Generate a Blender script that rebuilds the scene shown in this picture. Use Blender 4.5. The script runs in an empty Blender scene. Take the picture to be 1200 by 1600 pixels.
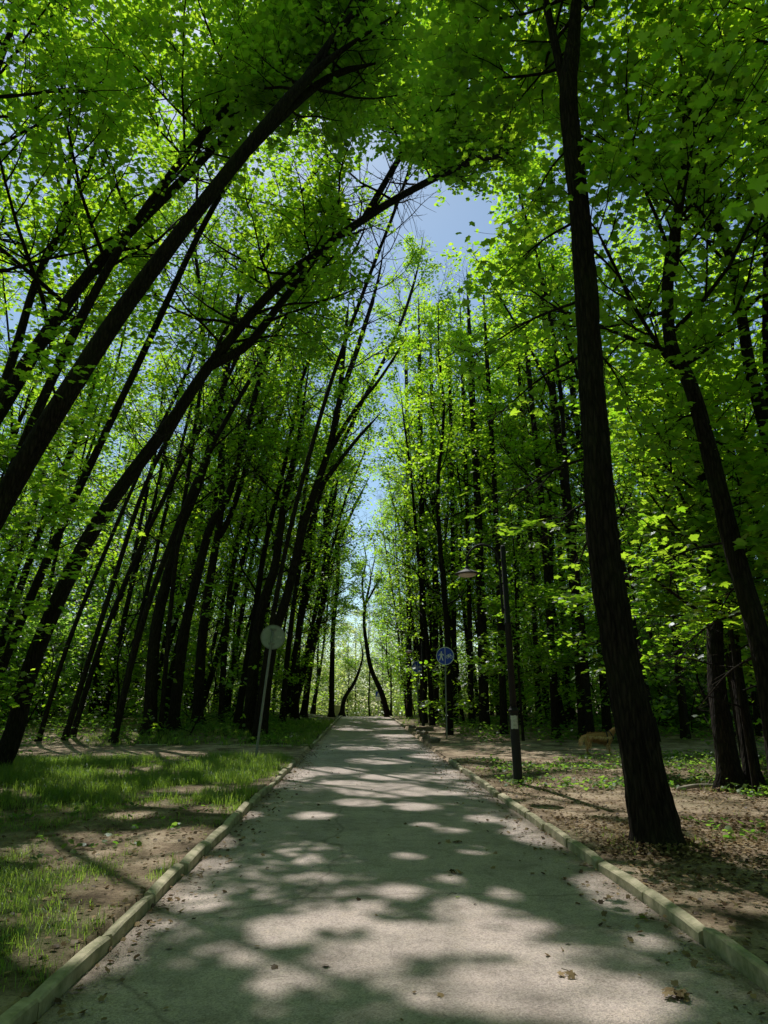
import bpy, bmesh, math, random, time
import numpy as np
from mathutils import Vector, noise, Matrix, Euler

T0 = time.time()
R = math.radians
sc = bpy.context.scene
COL = sc.collection

# ------------------------------------------------------------------ camera
F_PX, PITCH, YAW, H = 1100.0, R(15.0), R(1.76), 1.5
CAM = Vector((0, 0, H))
FWD = Vector((math.sin(YAW) * math.cos(PITCH), math.cos(YAW) * math.cos(PITCH), math.sin(PITCH)))
RGT = Vector((math.cos(YAW), -math.sin(YAW), 0))
UPV = RGT.cross(FWD)
cam_d = bpy.data.cameras.new('camera')
cam = bpy.data.objects.new('camera', cam_d)
COL.objects.link(cam)
cam.matrix_world = Matrix((
    (RGT.x, UPV.x, -FWD.x, 0), (RGT.y, UPV.y, -FWD.y, 0), (RGT.z, UPV.z, -FWD.z, H), (0, 0, 0, 1)))
cam_d.sensor_fit = 'VERTICAL'
cam_d.sensor_height = 36
cam_d.lens = 36 * F_PX / 1600
cam_d.clip_start = 0.05
cam_d.clip_end = 2000
sc.camera = cam

def smooth(a, b, t):
    t = min(1, max(0, (t - a) / (b - a)))
    return t * t * (3 - 2 * t)

def path_z(y):
    z = 0.26 * smooth(15, 55, y)
    if y > 58:
        d = y - 58
        z -= 0.05 * d * smooth(0, 8, d) if d < 90 else 0.05 * 90
    return z

XL, XR = -1.56, 2.17            # path edges

def side_mask(x, y):            # dirt track crossing at Y 19.6 .. 23.2
    e = 0.25 * noise.noise(Vector((x * .4, 3.1, 0)))
    return smooth(19.2 + e, 19.8 + e, y) * (1 - smooth(22.8 + e, 23.4 + e, y))

def ground_z(x, y):
    z = path_z(y)
    d = max(XL - x, x - XR)
    if d > -0.05:
        if d < 0.1:
            return z - 0.03
        n = noise.noise(Vector((x * .35, y * .35, 1.7))) * .07 + noise.noise(Vector((x * 1.7, y * 1.7, 5))) * .018
        amp = smooth(0.1, 1.5, d)
        out = 0.068 + n * amp + n * .15
        if x < 0:
            out += 0.28 * smooth(23, 28, y) * smooth(2.4, 6, -x)
        else:
            out += 0.10 * smooth(24, 34, y) * smooth(3, 7, x) + .10 * smooth(5, 12, x) * smooth(2, 6, y)
        s = side_mask(x, y)
        out = out * (1 - s) + (0.02 + n * .3 * amp + (0.05 * smooth(.1, 3, d))) * s
        return z + out
    return z - 0.03

def at(px, py, Y):
    d = FWD + RGT * ((px - 600) / F_PX) + UPV * ((800 - py) / F_PX)
    return CAM + d * (Y / d.y)

def ground_at(px, Y):
    """ground point in the column px at distance Y"""
    p = at(px, 1095, Y)
    return Vector((p.x, Y, ground_z(p.x, Y)))

SUN_AZ, SUN_EL = R(-13), R(54)
SUN = Vector((math.sin(SUN_AZ) * math.cos(SUN_EL), math.cos(SUN_AZ) * math.cos(SUN_EL), math.sin(SUN_EL)))

# ------------------------------------------------------------------ tags
def tag(o, label=None, cat=None, group=None, kind=None):
    if label: o['label'] = label
    if cat: o['category'] = cat
    if group: o['group'] = group
    if kind: o['kind'] = kind
    return o

def empty(name, loc, rz=0):
    o = bpy.data.objects.new(name, None)
    o.empty_display_size = .3
    o.location = loc
    o.rotation_euler = (0, 0, rz)
    COL.objects.link(o)
    return o

def link_mesh(name, me, mat, parent=None, smooth_shade=False):
    o = bpy.data.objects.new(name, me)
    if mat is not None and len(me.materials) == 0:
        me.materials.append(mat)
    COL.objects.link(o)
    if parent is not None:
        o.parent = parent
    if smooth_shade:
        me.polygons.foreach_set('use_smooth', [True] * len(me.polygons))
    return o

def fast_mesh(name, V, Fa, n):
    """V (N,3), Fa (M,n) int -> mesh"""
    me = bpy.data.meshes.new(name)
    V = np.asarray(V, np.float32); Fa = np.asarray(Fa, np.int32)
    me.vertices.add(len(V)); me.vertices.foreach_set('co', V.ravel())
    me.loops.add(Fa.size); me.loops.foreach_set('vertex_index', Fa.ravel())
    me.polygons.add(len(Fa))
    me.polygons.foreach_set('loop_start', np.arange(0, Fa.size, n, dtype=np.int32))
    me.update(calc_edges=True)
    return me

# ------------------------------------------------------------------ materials
def new_mat(name):
    m = bpy.data.materials.new(name)
    m.use_nodes = True
    nt = m.node_tree
    nt.nodes.clear()
    out = nt.nodes.new('ShaderNodeOutputMaterial')
    return m, nt, out

def N(nt, t, **kw):
    n = nt.nodes.new(t)
    for k, v in kw.items():
        if k.startswith('i_'):
            key = k[2:]
            n.inputs[int(key) if key.isdigit() else key.replace('_', ' ')].default_value = v
        else:
            setattr(n, k, v)
    return n

def ramp(nt, src, stops):
    r = nt.nodes.new('ShaderNodeValToRGB')
    els = r.color_ramp.elements
    while len(els) < len(stops): els.new(.5)
    for e, (p, c) in zip(els, stops):
        e.position = p
        e.color = (*c, 1) if len(c) == 3 else c
    nt.links.new(src, r.inputs[0])
    return r.outputs[0]

def leaf_mat(name, dark, light, t_dark, t_light, gloss=.05, trans=.64):
    m, nt, out = new_mat(name)
    L = nt.links
    a = N(nt, 'ShaderNodeAttribute', attribute_name='tint')
    dcol = ramp(nt, a.outputs['Fac'], [(0, dark), (1, light)])
    tcol = ramp(nt, a.outputs['Fac'], [(0, t_dark), (1, t_light)])
    d = N(nt, 'ShaderNodeBsdfDiffuse'); L.new(dcol, d.inputs[0])
    t = N(nt, 'ShaderNodeBsdfTranslucent'); L.new(tcol, t.inputs[0])
    mx = N(nt, 'ShaderNodeMixShader'); mx.inputs[0].default_value = trans
    L.new(d.outputs[0], mx.inputs[1]); L.new(t.outputs[0], mx.inputs[2])
    g = N(nt, 'ShaderNodeBsdfGlossy'); g.inputs['Roughness'].default_value = .42
    g.inputs['Color'].default_value = (.9, .95, 1, 1)
    mx2 = N(nt, 'ShaderNodeMixShader'); mx2.inputs[0].default_value = gloss
    L.new(mx.outputs[0], mx2.inputs[1]); L.new(g.outputs[0], mx2.inputs[2])
    L.new(mx2.outputs[0], out.inputs[0])
    return m

MAT = {}
MAT['leaf'] = leaf_mat('maple leaf', (.025, .055, .008), (.06, .13, .016), (.32, .70, .015), (.70, .98, .04))
MAT['leaf_far'] = leaf_mat('far leaf', (.03, .07, .01), (.08, .15, .03), (.22, .52, .04), (.55, .85, .13))
MAT['leaf_pale'] = leaf_mat('pale far leaf', (.09, .15, .04), (.18, .25, .08), (.45, .7, .15), (.75, .92, .3), trans=.5)  # paled so the far trees carry sunlit brightness in their colour
MAT['leaf_end'] = leaf_mat('sun-toned end leaf', (.12, .18, .03), (.22, .27, .08), (.5, .75, .08), (.9, .95, .3), trans=.55)  # yellowed further: sun glow of the far end is put into the colour
MAT['leaf_low'] = leaf_mat('low maple leaf', (.035, .085, .01), (.08, .15, .015), (.30, .66, .02), (.68, .96, .05))
MAT['grass'] = leaf_mat('grass blade', (.04, .085, .012), (.12, .18, .035), (.25, .52, .03), (.6, .8, .1), gloss=.04, trans=.45)
MAT['weed'] = leaf_mat('weed leaf', (.03, .07, .012), (.08, .14, .03), (.18, .45, .03), (.45, .7, .08), gloss=.015, trans=.5)
MAT['dry_leaf'] = leaf_mat('dry leaf', (.05, .03, .018), (.33, .235, .13), (.1, .06, .03), (.3, .2, .1), gloss=.008, trans=.15)

def bark_mat(name, c0, c1, scale=1.0, moss=0.0):
    m, nt, out = new_mat(name)
    L = nt.links
    tc = N(nt, 'ShaderNodeTexCoord')
    mp = N(nt, 'ShaderNodeMapping'); mp.inputs['Scale'].default_value = (14 * scale, 14 * scale, 2.2 * scale)
    L.new(tc.outputs['Object'], mp.inputs[0])
    n1 = N(nt, 'ShaderNodeTexNoise', i_Scale=1.6, i_Detail=8, i_Roughness=.65); L.new(mp.outputs[0], n1.inputs['Vector'])
    v = N(nt, 'ShaderNodeTexVoronoi', i_Scale=1.7, feature='DISTANCE_TO_EDGE'); 
    mp2 = N(nt, 'ShaderNodeMix', data_type='VECTOR'); mp2.inputs[0].default_value = .25
    L.new(mp.outputs[0], mp2.inputs[4]); L.new(n1.outputs['Color'], mp2.inputs[5]); L.new(mp2.outputs[1], v.inputs['Vector'])
    mul = N(nt, 'ShaderNodeMath', operation='MULTIPLY_ADD'); L.new(v.outputs['Distance'], mul.inputs[0]); mul.inputs[1].default_value = 1.4
    L.new(n1.outputs['Fac'], mul.inputs[2])
    col = ramp(nt, mul.outputs[0], [(.35, c0), (.95, c1)])
    if moss:
        n2 = N(nt, 'ShaderNodeTexNoise', i_Scale=1.3, i_Detail=5); L.new(tc.outputs['Object'], n2.inputs['Vector'])
        f = ramp(nt, n2.outputs['Fac'], [(.45, (0, 0, 0)), (.7, (moss, moss, moss))])
        mx = N(nt, 'ShaderNodeMix', data_type='RGBA'); L.new(f, mx.inputs[0]); L.new(col, mx.inputs[6])
        mx.inputs[7].default_value = (.05, .065, .02, 1); col = mx.outputs[2]
    b = N(nt, 'ShaderNodeBsdfPrincipled'); b.inputs['Roughness'].default_value = .95
    b.inputs['Specular IOR Level'].default_value = .15
    L.new(col, b.inputs['Base Color'])
    bp = N(nt, 'ShaderNodeBump', i_Strength=1, i_Distance=.035); L.new(mul.outputs[0], bp.inputs['Height'])
    L.new(bp.outputs[0], b.inputs['Normal']); L.new(b.outputs[0], out.inputs[0])
    return m
MAT['bark'] = bark_mat('maple bark', (.003, .0022, .0018), (.036, .026, .019), 1.3, .2)
MAT['bark_far'] = bark_mat('far bark', (.006, .005, .004), (.024, .018, .014), 1.2, .15)

def simple(name, col, rough=.7, metal=0, noise_amt=.25, nscale=9, bump=.1, dirt=None):
    m, nt, out = new_mat(name)
    L = nt.links
    tc = N(nt, 'ShaderNodeTexCoord')
    n1 = N(nt, 'ShaderNodeTexNoise', i_Scale=nscale, i_Detail=7, i_Roughness=.65); L.new(tc.outputs['Object'], n1.inputs['Vector'])
    lo = tuple(c * (1 - noise_amt) for c in col) if dirt is None else dirt
    c = ramp(nt, n1.outputs['Fac'], [(.32, lo), (.62, col)])
    b = N(nt, 'ShaderNodeBsdfPrincipled'); b.inputs['Roughness'].default_value = rough; b.inputs['Metallic'].default_value = metal
    L.new(c, b.inputs['Base Color'])
    bp = N(nt, 'ShaderNodeBump', i_Strength=bump, i_Distance=.01); L.new(n1.outputs['Fac'], bp.inputs['Height'])
    L.new(bp.outputs[0], b.inputs['Normal']); L.new(b.outputs[0], out.inputs[0])
    return m

# path asphalt -------------------------------------------------
def asphalt():
    m, nt, out = new_mat('worn asphalt')
    L = nt.links
    tc = N(nt, 'ShaderNodeTexCoord')
    big = N(nt, 'ShaderNodeTexNoise', i_Scale=.9, i_Detail=6, i_Roughness=.6); L.new(tc.outputs['Object'], big.inputs['Vector'])
    fine = N(nt, 'ShaderNodeTexNoise', i_Scale=160, i_Detail=3, i_Roughness=.7); L.new(tc.outputs['Object'], fine.inputs['Vector'])
    vor = N(nt, 'ShaderNodeTexVoronoi', i_Scale=95); L.new(tc.outputs['Object'], vor.inputs['Vector'])
    base = ramp(nt, big.outputs['Fac'], [(.3, (.37, .305, .285)), (.52, (.465, .385, .355)), (.75, (.55, .455, .42))])
    gr = ramp(nt, vor.outputs['Color'], [(0, (.5, .5, .5)), (.5, (1, 1, 1)), (1, (1.35, 1.33, 1.3))])
    mx = N(nt, 'ShaderNodeMix', data_type='RGBA', blend_type='MULTIPLY'); mx.inputs[0].default_value = .75
    L.new(base, mx.inputs[6]); L.new(gr, mx.inputs[7])
    fr = ramp(nt, fine.outputs['Fac'], [(.3, (.45, .45, .45)), (.5, (1, 1, 1)), (.75, (1.25, 1.25, 1.25))])
    mx2 = N(nt, 'ShaderNodeMix', data_type='RGBA', blend_type='MULTIPLY'); mx2.inputs[0].default_value = .6
    L.new(mx.outputs[2], mx2.inputs[6]); L.new(fr, mx2.inputs[7])
    wp = N(nt, 'ShaderNodeTexNoise', i_Scale=1.1, i_Detail=5); L.new(tc.outputs['Object'], wp.inputs['Vector'])
    wm = N(nt, 'ShaderNodeMix', data_type='VECTOR'); wm.inputs[0].default_value = .35; L.new(tc.outputs['Object'], wm.inputs[4]); L.new(wp.outputs['Color'], wm.inputs[5])
    cr = N(nt, 'ShaderNodeTexVoronoi', i_Scale=.42, feature='DISTANCE_TO_EDGE'); L.new(wm.outputs[1], cr.inputs['Vector'])
    cm = ramp(nt, cr.outputs['Distance'], [(.0, (.35, .34, .32)), (.007, (1, 1, 1))])
    mxc = N(nt, 'ShaderNodeMix', data_type='RGBA', blend_type='MULTIPLY'); mxc.inputs[0].default_value = .55; L.new(mx2.outputs[2], mxc.inputs[6]); L.new(cm, mxc.inputs[7])
    st = N(nt, 'ShaderNodeTexNoise', i_Scale=3.7, i_Detail=9, i_Roughness=.72); L.new(tc.outputs['Object'], st.inputs['Vector'])
    sm = ramp(nt, st.outputs['Fac'], [(.36, (.62, .61, .58)), (.5, (1, 1, 1)), (.66, (1.08, 1.05, 1.0))])
    mxs = N(nt, 'ShaderNodeMix', data_type='RGBA', blend_type='MULTIPLY'); mxs.inputs[0].default_value = .7; L.new(mxc.outputs[2], mxs.inputs[6]); L.new(sm, mxs.inputs[7])
    mx2 = mxs
    # sand and soil washed against the kerbs
    sx = N(nt, 'ShaderNodeSeparateXYZ'); L.new(tc.outputs['Object'], sx.inputs[0])
    c = N(nt, 'ShaderNodeMath', operation='SUBTRACT'); L.new(sx.outputs['X'], c.inputs[0]); c.inputs[1].default_value = (XL + XR) / 2
    ab = N(nt, 'ShaderNodeMath', operation='ABSOLUTE'); L.new(c.outputs[0], ab.inputs[0])
    en = N(nt, 'ShaderNodeTexNoise', i_Scale=2.3, i_Detail=8, i_Roughness=.7); L.new(tc.outputs['Object'], en.inputs['Vector'])
    ad = N(nt, 'ShaderNodeMath', operation='MULTIPLY_ADD'); L.new(en.outputs['Fac'], ad.inputs[0]); ad.inputs[1].default_value = .7; L.new(ab.outputs[0], ad.inputs[2])
    f = ramp(nt, ad.outputs[0], [(0, (0, 0, 0)), (1, (1, 1, 1))])
    mr = N(nt, 'ShaderNodeMapRange'); mr.inputs['From Min'].default_value = 1.95; mr.inputs['From Max'].default_value = 2.32
    L.new(ad.outputs[0], mr.inputs['Value'])
    mx3 = N(nt, 'ShaderNodeMix', data_type='RGBA'); L.new(mr.outputs[0], mx3.inputs[0]); L.new(mx2.outputs[2], mx3.inputs[6])
    soil = ramp(nt, fine.outputs['Fac'], [(.35, (.09, .066, .045)), (.7, (.27, .215, .16))]); L.new(soil, mx3.inputs[7])
    b = N(nt, 'ShaderNodeBsdfPrincipled'); b.inputs['Roughness'].default_value = .88; b.inputs['Specular IOR Level'].default_value = .25
    L.new(mx3.outputs[2], b.inputs['Base Color'])
    bp = N(nt, 'ShaderNodeBump', i_Strength=.5, i_Distance=.006); L.new(fine.outputs['Fac'], bp.inputs['Height'])
    bp2 = N(nt, 'ShaderNodeBump', i_Strength=.5, i_Distance=.008); L.new(vor.outputs['Distance'], bp2.inputs['Height']); L.new(bp.outputs[0], bp2.inputs['Normal'])
    L.new(bp2.outputs[0], b.inputs['Normal']); L.new(b.outputs[0], out.inputs[0])
    return m
MAT['asphalt'] = asphalt()

def soil_mat():
    m, nt, out = new_mat('forest soil')
    L = nt.links
    tc = N(nt, 'ShaderNodeTexCoord')
    a = N(nt, 'ShaderNodeAttribute', attribute_name='green')
    big = N(nt, 'ShaderNodeTexNoise', i_Scale=1.6, i_Detail=8, i_Roughness=.68); L.new(tc.outputs['Object'], big.inputs['Vector'])
    fine = N(nt, 'ShaderNodeTexNoise', i_Scale=38, i_Detail=6, i_Roughness=.75); L.new(tc.outputs['Object'], fine.inputs['Vector'])
    base = ramp(nt, big.outputs['Fac'], [(.34, (.09, .064, .044)), (.48, (.29, .215, .15)), (.62, (.47, .37, .27))])
    fr = ramp(nt, fine.outputs['Fac'], [(.32, (.3, .28, .26)), (.5, (1, 1, 1)), (.72, (1.3, 1.28, 1.25))])
    mx = N(nt, 'ShaderNodeMix', data_type='RGBA', blend_type='MULTIPLY'); mx.inputs[0].default_value = .8
    L.new(base, mx.inputs[6]); L.new(fr, mx.inputs[7])
    g = ramp(nt, fine.outputs['Fac'], [(.3, (.02, .03, .008)), (.7, (.075, .10, .025))])
    mx2 = N(nt, 'ShaderNodeMix', data_type='RGBA'); L.new(a.outputs['Fac'], mx2.inputs[0]); L.new(mx.outputs[2], mx2.inputs[6]); L.new(g, mx2.inputs[7])
    b = N(nt, 'ShaderNodeBsdfPrincipled'); b.inputs['Roughness'].default_value = .97; b.inputs['Specular IOR Level'].default_value = .1
    L.new(mx2.outputs[2], b.inputs['Base Color'])
    bp = N(nt, 'ShaderNodeBump', i_Strength=.9, i_Distance=.03); L.new(fine.outputs['Fac'], bp.inputs['Height'])
    bp2 = N(nt, 'ShaderNodeBump', i_Strength=.6, i_Distance=.08); L.new(big.outputs['Fac'], bp2.inputs['Height']); L.new(bp.outputs[0], bp2.inputs['Normal'])
    L.new(bp2.outputs[0], b.inputs['Normal']); L.new(b.outputs[0], out.inputs[0])
    return m
MAT['soil'] = soil_mat()
MAT['kerb'] = simple('mossy concrete', (.46, .40, .28), .95, noise_amt=.6, nscale=7, bump=.5, dirt=(.17, .17, .09))
MAT['black_paint'] = simple('black lamp paint', (.006, .006, .007), .75, .0, nscale=14)
MAT['galv'] = simple('galvanised post', (.26, .28, .25), .6, .3, nscale=18)
MAT['sign_back'] = simple('sign back', (.36, .42, .36), .6, .2, nscale=8)
MAT['blue'] = simple('sign blue', (.012, .06, .55), .45, noise_amt=.15)
MAT['white'] = simple('sign white', (.75, .77, .78), .5, noise_amt=.12)
MAT['glass'] = simple('frosted lamp glass', (.75, .62, .52), .5, noise_amt=.1)
MAT['poster'] = simple('weathered white paper', (.55, .58, .52), .9, noise_amt=.5, nscale=30)
MAT['cream'] = simple('cream paint', (.62, .58, .38), .7, noise_amt=.12, nscale=4)
MAT['brick'] = simple('red brick', (.42, .15, .09), .9, noise_amt=.4, nscale=20)
MAT['stone'] = simple('broken concrete', (.36, .31, .25), .95, noise_amt=.4, nscale=10, bump=.4)
MAT['old_stone'] = simple('dirty broken concrete', (.20, .17, .13), .95, noise_amt=.5, nscale=10, bump=.4)
MAT['twig'] = simple('dead twig', (.09, .065, .045), .95)
MAT['fur'] = simple('golden fur', (.42, .22, .085), .9, noise_amt=.35, nscale=22, bump=.8)
MAT['fur_pale'] = simple('pale fur', (.8, .58, .32), .9, noise_amt=.3, nscale=22, bump=.8)
MAT['harness'] = simple('black webbing', (.02, .02, .025), .8)
MAT['dark_eye'] = simple('dark eye and nose', (.01, .008, .008), .3)

# ------------------------------------------------------------------ tubes
def tube(pts, radii, sides, Vl, Fl, base, rough=0, seed=0, cap=True):
    """append a tube along pts; returns new base index"""
    P = np.array([tuple(p) for p in pts], float); n = len(P)
    Tn = np.gradient(P, axis=0)
    Tn /= np.linalg.norm(Tn, axis=1, keepdims=True) + 1e-9
    ref = np.array([0, 0, 1.0]) if abs(Tn[0][2]) < .8 else np.array([0, 1.0, 0])
    A = np.cross(Tn, ref); A /= np.linalg.norm(A, axis=1, keepdims=True) + 1e-9
    B = np.cross(Tn, A)
    ang = np.arange(sides) * 2 * math.pi / sides
    rad = np.array(radii)[:, None] * np.ones(sides)[None]
    if rough:
        s = np.concatenate([[0], np.cumsum(np.linalg.norm(np.diff(P, axis=0), axis=1))])
        for i in range(n):
            for j in range(sides):
                q = Vector((math.cos(ang[j]) * 1.2, math.sin(ang[j]) * 1.2, s[i] * .5 + seed))
                k = noise.noise(q) * .5
                q2 = Vector((math.cos(ang[j]) * 6.5, math.sin(ang[j]) * 6.5, s[i] * 1.3 + seed))
                ridge = abs(noise.noise(q2))
                q3 = Vector((math.cos(ang[j]) * 9, math.sin(ang[j]) * 9, s[i] * 7 + seed))
                rad[i, j] *= 1 + rough * (k + 1.1 * ridge + .35 * noise.noise(q3) - .25)
    if rough >= .1 and sides >= 14:
        dd = np.concatenate([[0], np.cumsum(np.linalg.norm(np.diff(P, axis=0), axis=1))])
        lob = np.maximum(0, np.sin(ang * 5 + seed) + .5 * np.sin(ang * 3 + seed * 2.1))
        rad = rad + rad[:, :1] * .42 * np.exp(-dd / .2)[:, None] * lob[None]
    V = P[:, None, :] + rad[:, :, None] * (np.cos(ang)[None, :, None] * A[:, None, :] + np.sin(ang)[None, :, None] * B[:, None, :])
    Vl.append(V.reshape(-1, 3))
    i = np.arange(n - 1)[:, None]; j = np.arange(sides)[None]
    a = i * sides + j; b = i * sides + (j + 1) % sides
    Fq = np.stack([a, b, b + sides, a + sides], -1).reshape(-1, 4) + base
    Fl.append(Fq)
    return base + n * sides

def resample(pts, n):
    P = np.array([tuple(p) for p in pts], float)
    # Catmull-Rom
    out = []
    Q = np.vstack([2 * P[0] - P[1], P, 2 * P[-1] - P[-2]])
    seg = len(P) - 1
    for t in np.linspace(0, seg, n):
        k = min(int(t), seg - 1); u = t - k
        p0, p1, p2, p3 = Q[k], Q[k + 1], Q[k + 2], Q[k + 3]
        out.append(.5 * ((2 * p1) + (-p0 + p2) * u + (2 * p0 - 5 * p1 + 4 * p2 - p3) * u * u + (-p0 + 3 * p1 - 3 * p2 + p3) * u ** 3))
    return np.array(out)

# ------------------------------------------------------------------ leaves
def outline(kind):
    if kind == 'maple':       # detailed five-lobed leaf (near)
        half = [(.0, -.36), (.16, -.42), (.42, -.50), (.46, -.30), (.62, -.16), (.44, -.05), (.60, .06), (.95, .22), (.66, .32), (.62, .52),
                (.38, .34), (.26, .40), (.34, .66), (.18, .72)]
        tip = [(0, 1.08)]
    elif kind == 'mid':
        half = [(.0, -.4), (.46, -.46), (.56, -.1), (.98, .24), (.52, .40), (.40, .72)]
        tip = [(0, 1.05)]
    else:
        half = [(.0, -.5), (.72, -.1), (.62, .42)]
        tip = [(0, 1.0)]
    pts = half + tip + [(-x, y) for x, y in reversed(half[1:])]
    return np.array(pts)

def leaf_mesh(name, C, size, kind, rng, tilt=.45, size_var=.3, tint_c=None, droop=.15, drop_normals=None):
    """one mesh with a leaf at every centre of C"""
    n = len(C)
    O = outline(kind); K = len(O)
    s = size * .5 * (1 + size_var * (rng.random(n) * 2 - 1))
    nrm = np.stack([rng.normal(0, tilt, n), rng.normal(0, tilt, n), np.ones(n)], 1)
    nrm /= np.linalg.norm(nrm, axis=1, keepdims=True)
    az = rng.random(n) * 2 * math.pi
    h = np.stack([np.cos(az), np.sin(az), -droop * np.ones(n)], 1)
    h -= nrm * np.sum(h * nrm, 1, keepdims=True)
    h /= np.linalg.norm(h, axis=1, keepdims=True)
    u = np.cross(h, nrm)
    curl = rng.uniform(.05, .4, n)
    V = np.empty((n, K + 1, 3))
    V[:, 0] = C
    x = O[:, 0][None]; y = O[:, 1][None]
    z = -curl[:, None] * (x * x * .6 + y * y * .5)
    V[:, 1:] = C[:, None] + s[:, None, None] * (x[..., None] * u[:, None] + y[..., None] * h[:, None] + z[..., None] * nrm[:, None])
    idx = np.arange(K)
    tri = np.stack([np.zeros(K, int), 1 + idx, 1 + (idx + 1) % K], 1)
    Fa = (np.arange(n) * (K + 1))[:, None, None] + tri[None]
    me = fast_mesh(name, V.reshape(-1, 3), Fa.reshape(-1, 3), 3)
    t = rng.random(n) if tint_c is None else np.clip(tint_c + rng.normal(0, .22, n), 0, 1)
    at_ = me.attributes.new('tint', 'FLOAT', 'POINT')
    at_.data.foreach_set('value', np.repeat(t, K + 1).astype(np.float32))
    return me

# sun flecks: rays from lit places back towards the sun where the canopy has gaps
RAYS = []          # (point, radius)
def lit_px(px, py, r, keep=0.0):
    """a lit patch at a picture point of the photo: found on the ground in the world"""
    d = FWD + RGT * ((px - 600) / F_PX) + UPV * ((800 - py) / F_PX)
    Y = -1.5 / d.z * d.y
    for _ in range(6):
        p = CAM + d * (Y / d.y)
        Y = (ground_z(p.x, p.y) + .03 - 1.5) / d.z * d.y
    p = CAM + d * (Y / d.y)
    RAYS.append((np.array(p), r, keep))

SUNA = np.array(SUN)
_RC = {}
def ray_hit(q):
    n = len(RAYS)
    if _RC.get('n') != n:
        _RC['n'] = n; _RC['P'] = np.array([r[0] for r in RAYS]); _RC['r'] = np.array([r[1] for r in RAYS])
    if not n: return False
    d = q - _RC['P']; s_ = d @ SUNA
    pp = (d * d).sum(1) - s_ * s_
    return bool(((s_ > .3) & (pp < _RC['r'] ** 2)).any())
def clump_keep(C, seed, fr=.75, thr=-.08):
    """foliage grows in clumps with holes between: a coarse noise on a grid of cells"""
    cell = .35
    K_ = np.floor(C / cell).astype(int)
    cache = {}
    out = np.empty(len(C), bool)
    for i, k in enumerate(map(tuple, K_)):
        v = cache.get(k)
        if v is None:
            q = Vector((k[0] * cell * fr + seed * 7.3, k[1] * cell * fr, k[2] * cell * fr * 1.5))
            v = cache[k] = noise.noise(q) + .5 * noise.noise(q * 2.3) > thr
        out[i] = v
    return out
def prune(Cw, rng, rays_only=False):
    """True = keep; gaps toward the sun above the lit patches and the open strip of sky over the path"""
    keep = np.ones(len(Cw), bool)
    for p, r, k in RAYS:
        d = Cw - p
        s = d @ SUNA
        perp = np.linalg.norm(d - s[:, None] * SUNA, axis=1)
        inside = (s > .3) & (perp < r * (1 + rng.normal(0, .06, len(Cw))))
        if k > 0: inside &= rng.random(len(Cw)) > k
        keep &= ~inside
    if rays_only: return keep
    # open strip of sky between the crowns of both sides
    x, y, z = Cw.T
    tt = np.clip((y - 24) / 24, 0, 1)
    cx = 3.3 + .35 * np.sin(y * .5 + 1) + .2 * np.sin(y * 1.3 + z * .4) - tt * tt * (3 - 2 * tt) * 1.9 - np.clip((y - 48) / 30, 0, 1) * .8
    w = .05 + .34 * np.sin(y * .45 + .6 + z * .15) ** 2 + np.clip((y - 22) / 60, 0, 1.2) * .45
    gap = (np.abs(x - cx) < w) & (z > 6) & (y > 20)
    keep &= ~gap
    # nothing in front of the lens, nothing hanging low in the path's lane
    keep &= ~((np.abs(x) < 2.2) & (y < 60) & (z < 4.2))
    keep &= ~((np.linalg.norm(Cw - np.array([0, 0, 1.5]), axis=1) < 3.2))
    return keep

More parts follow.
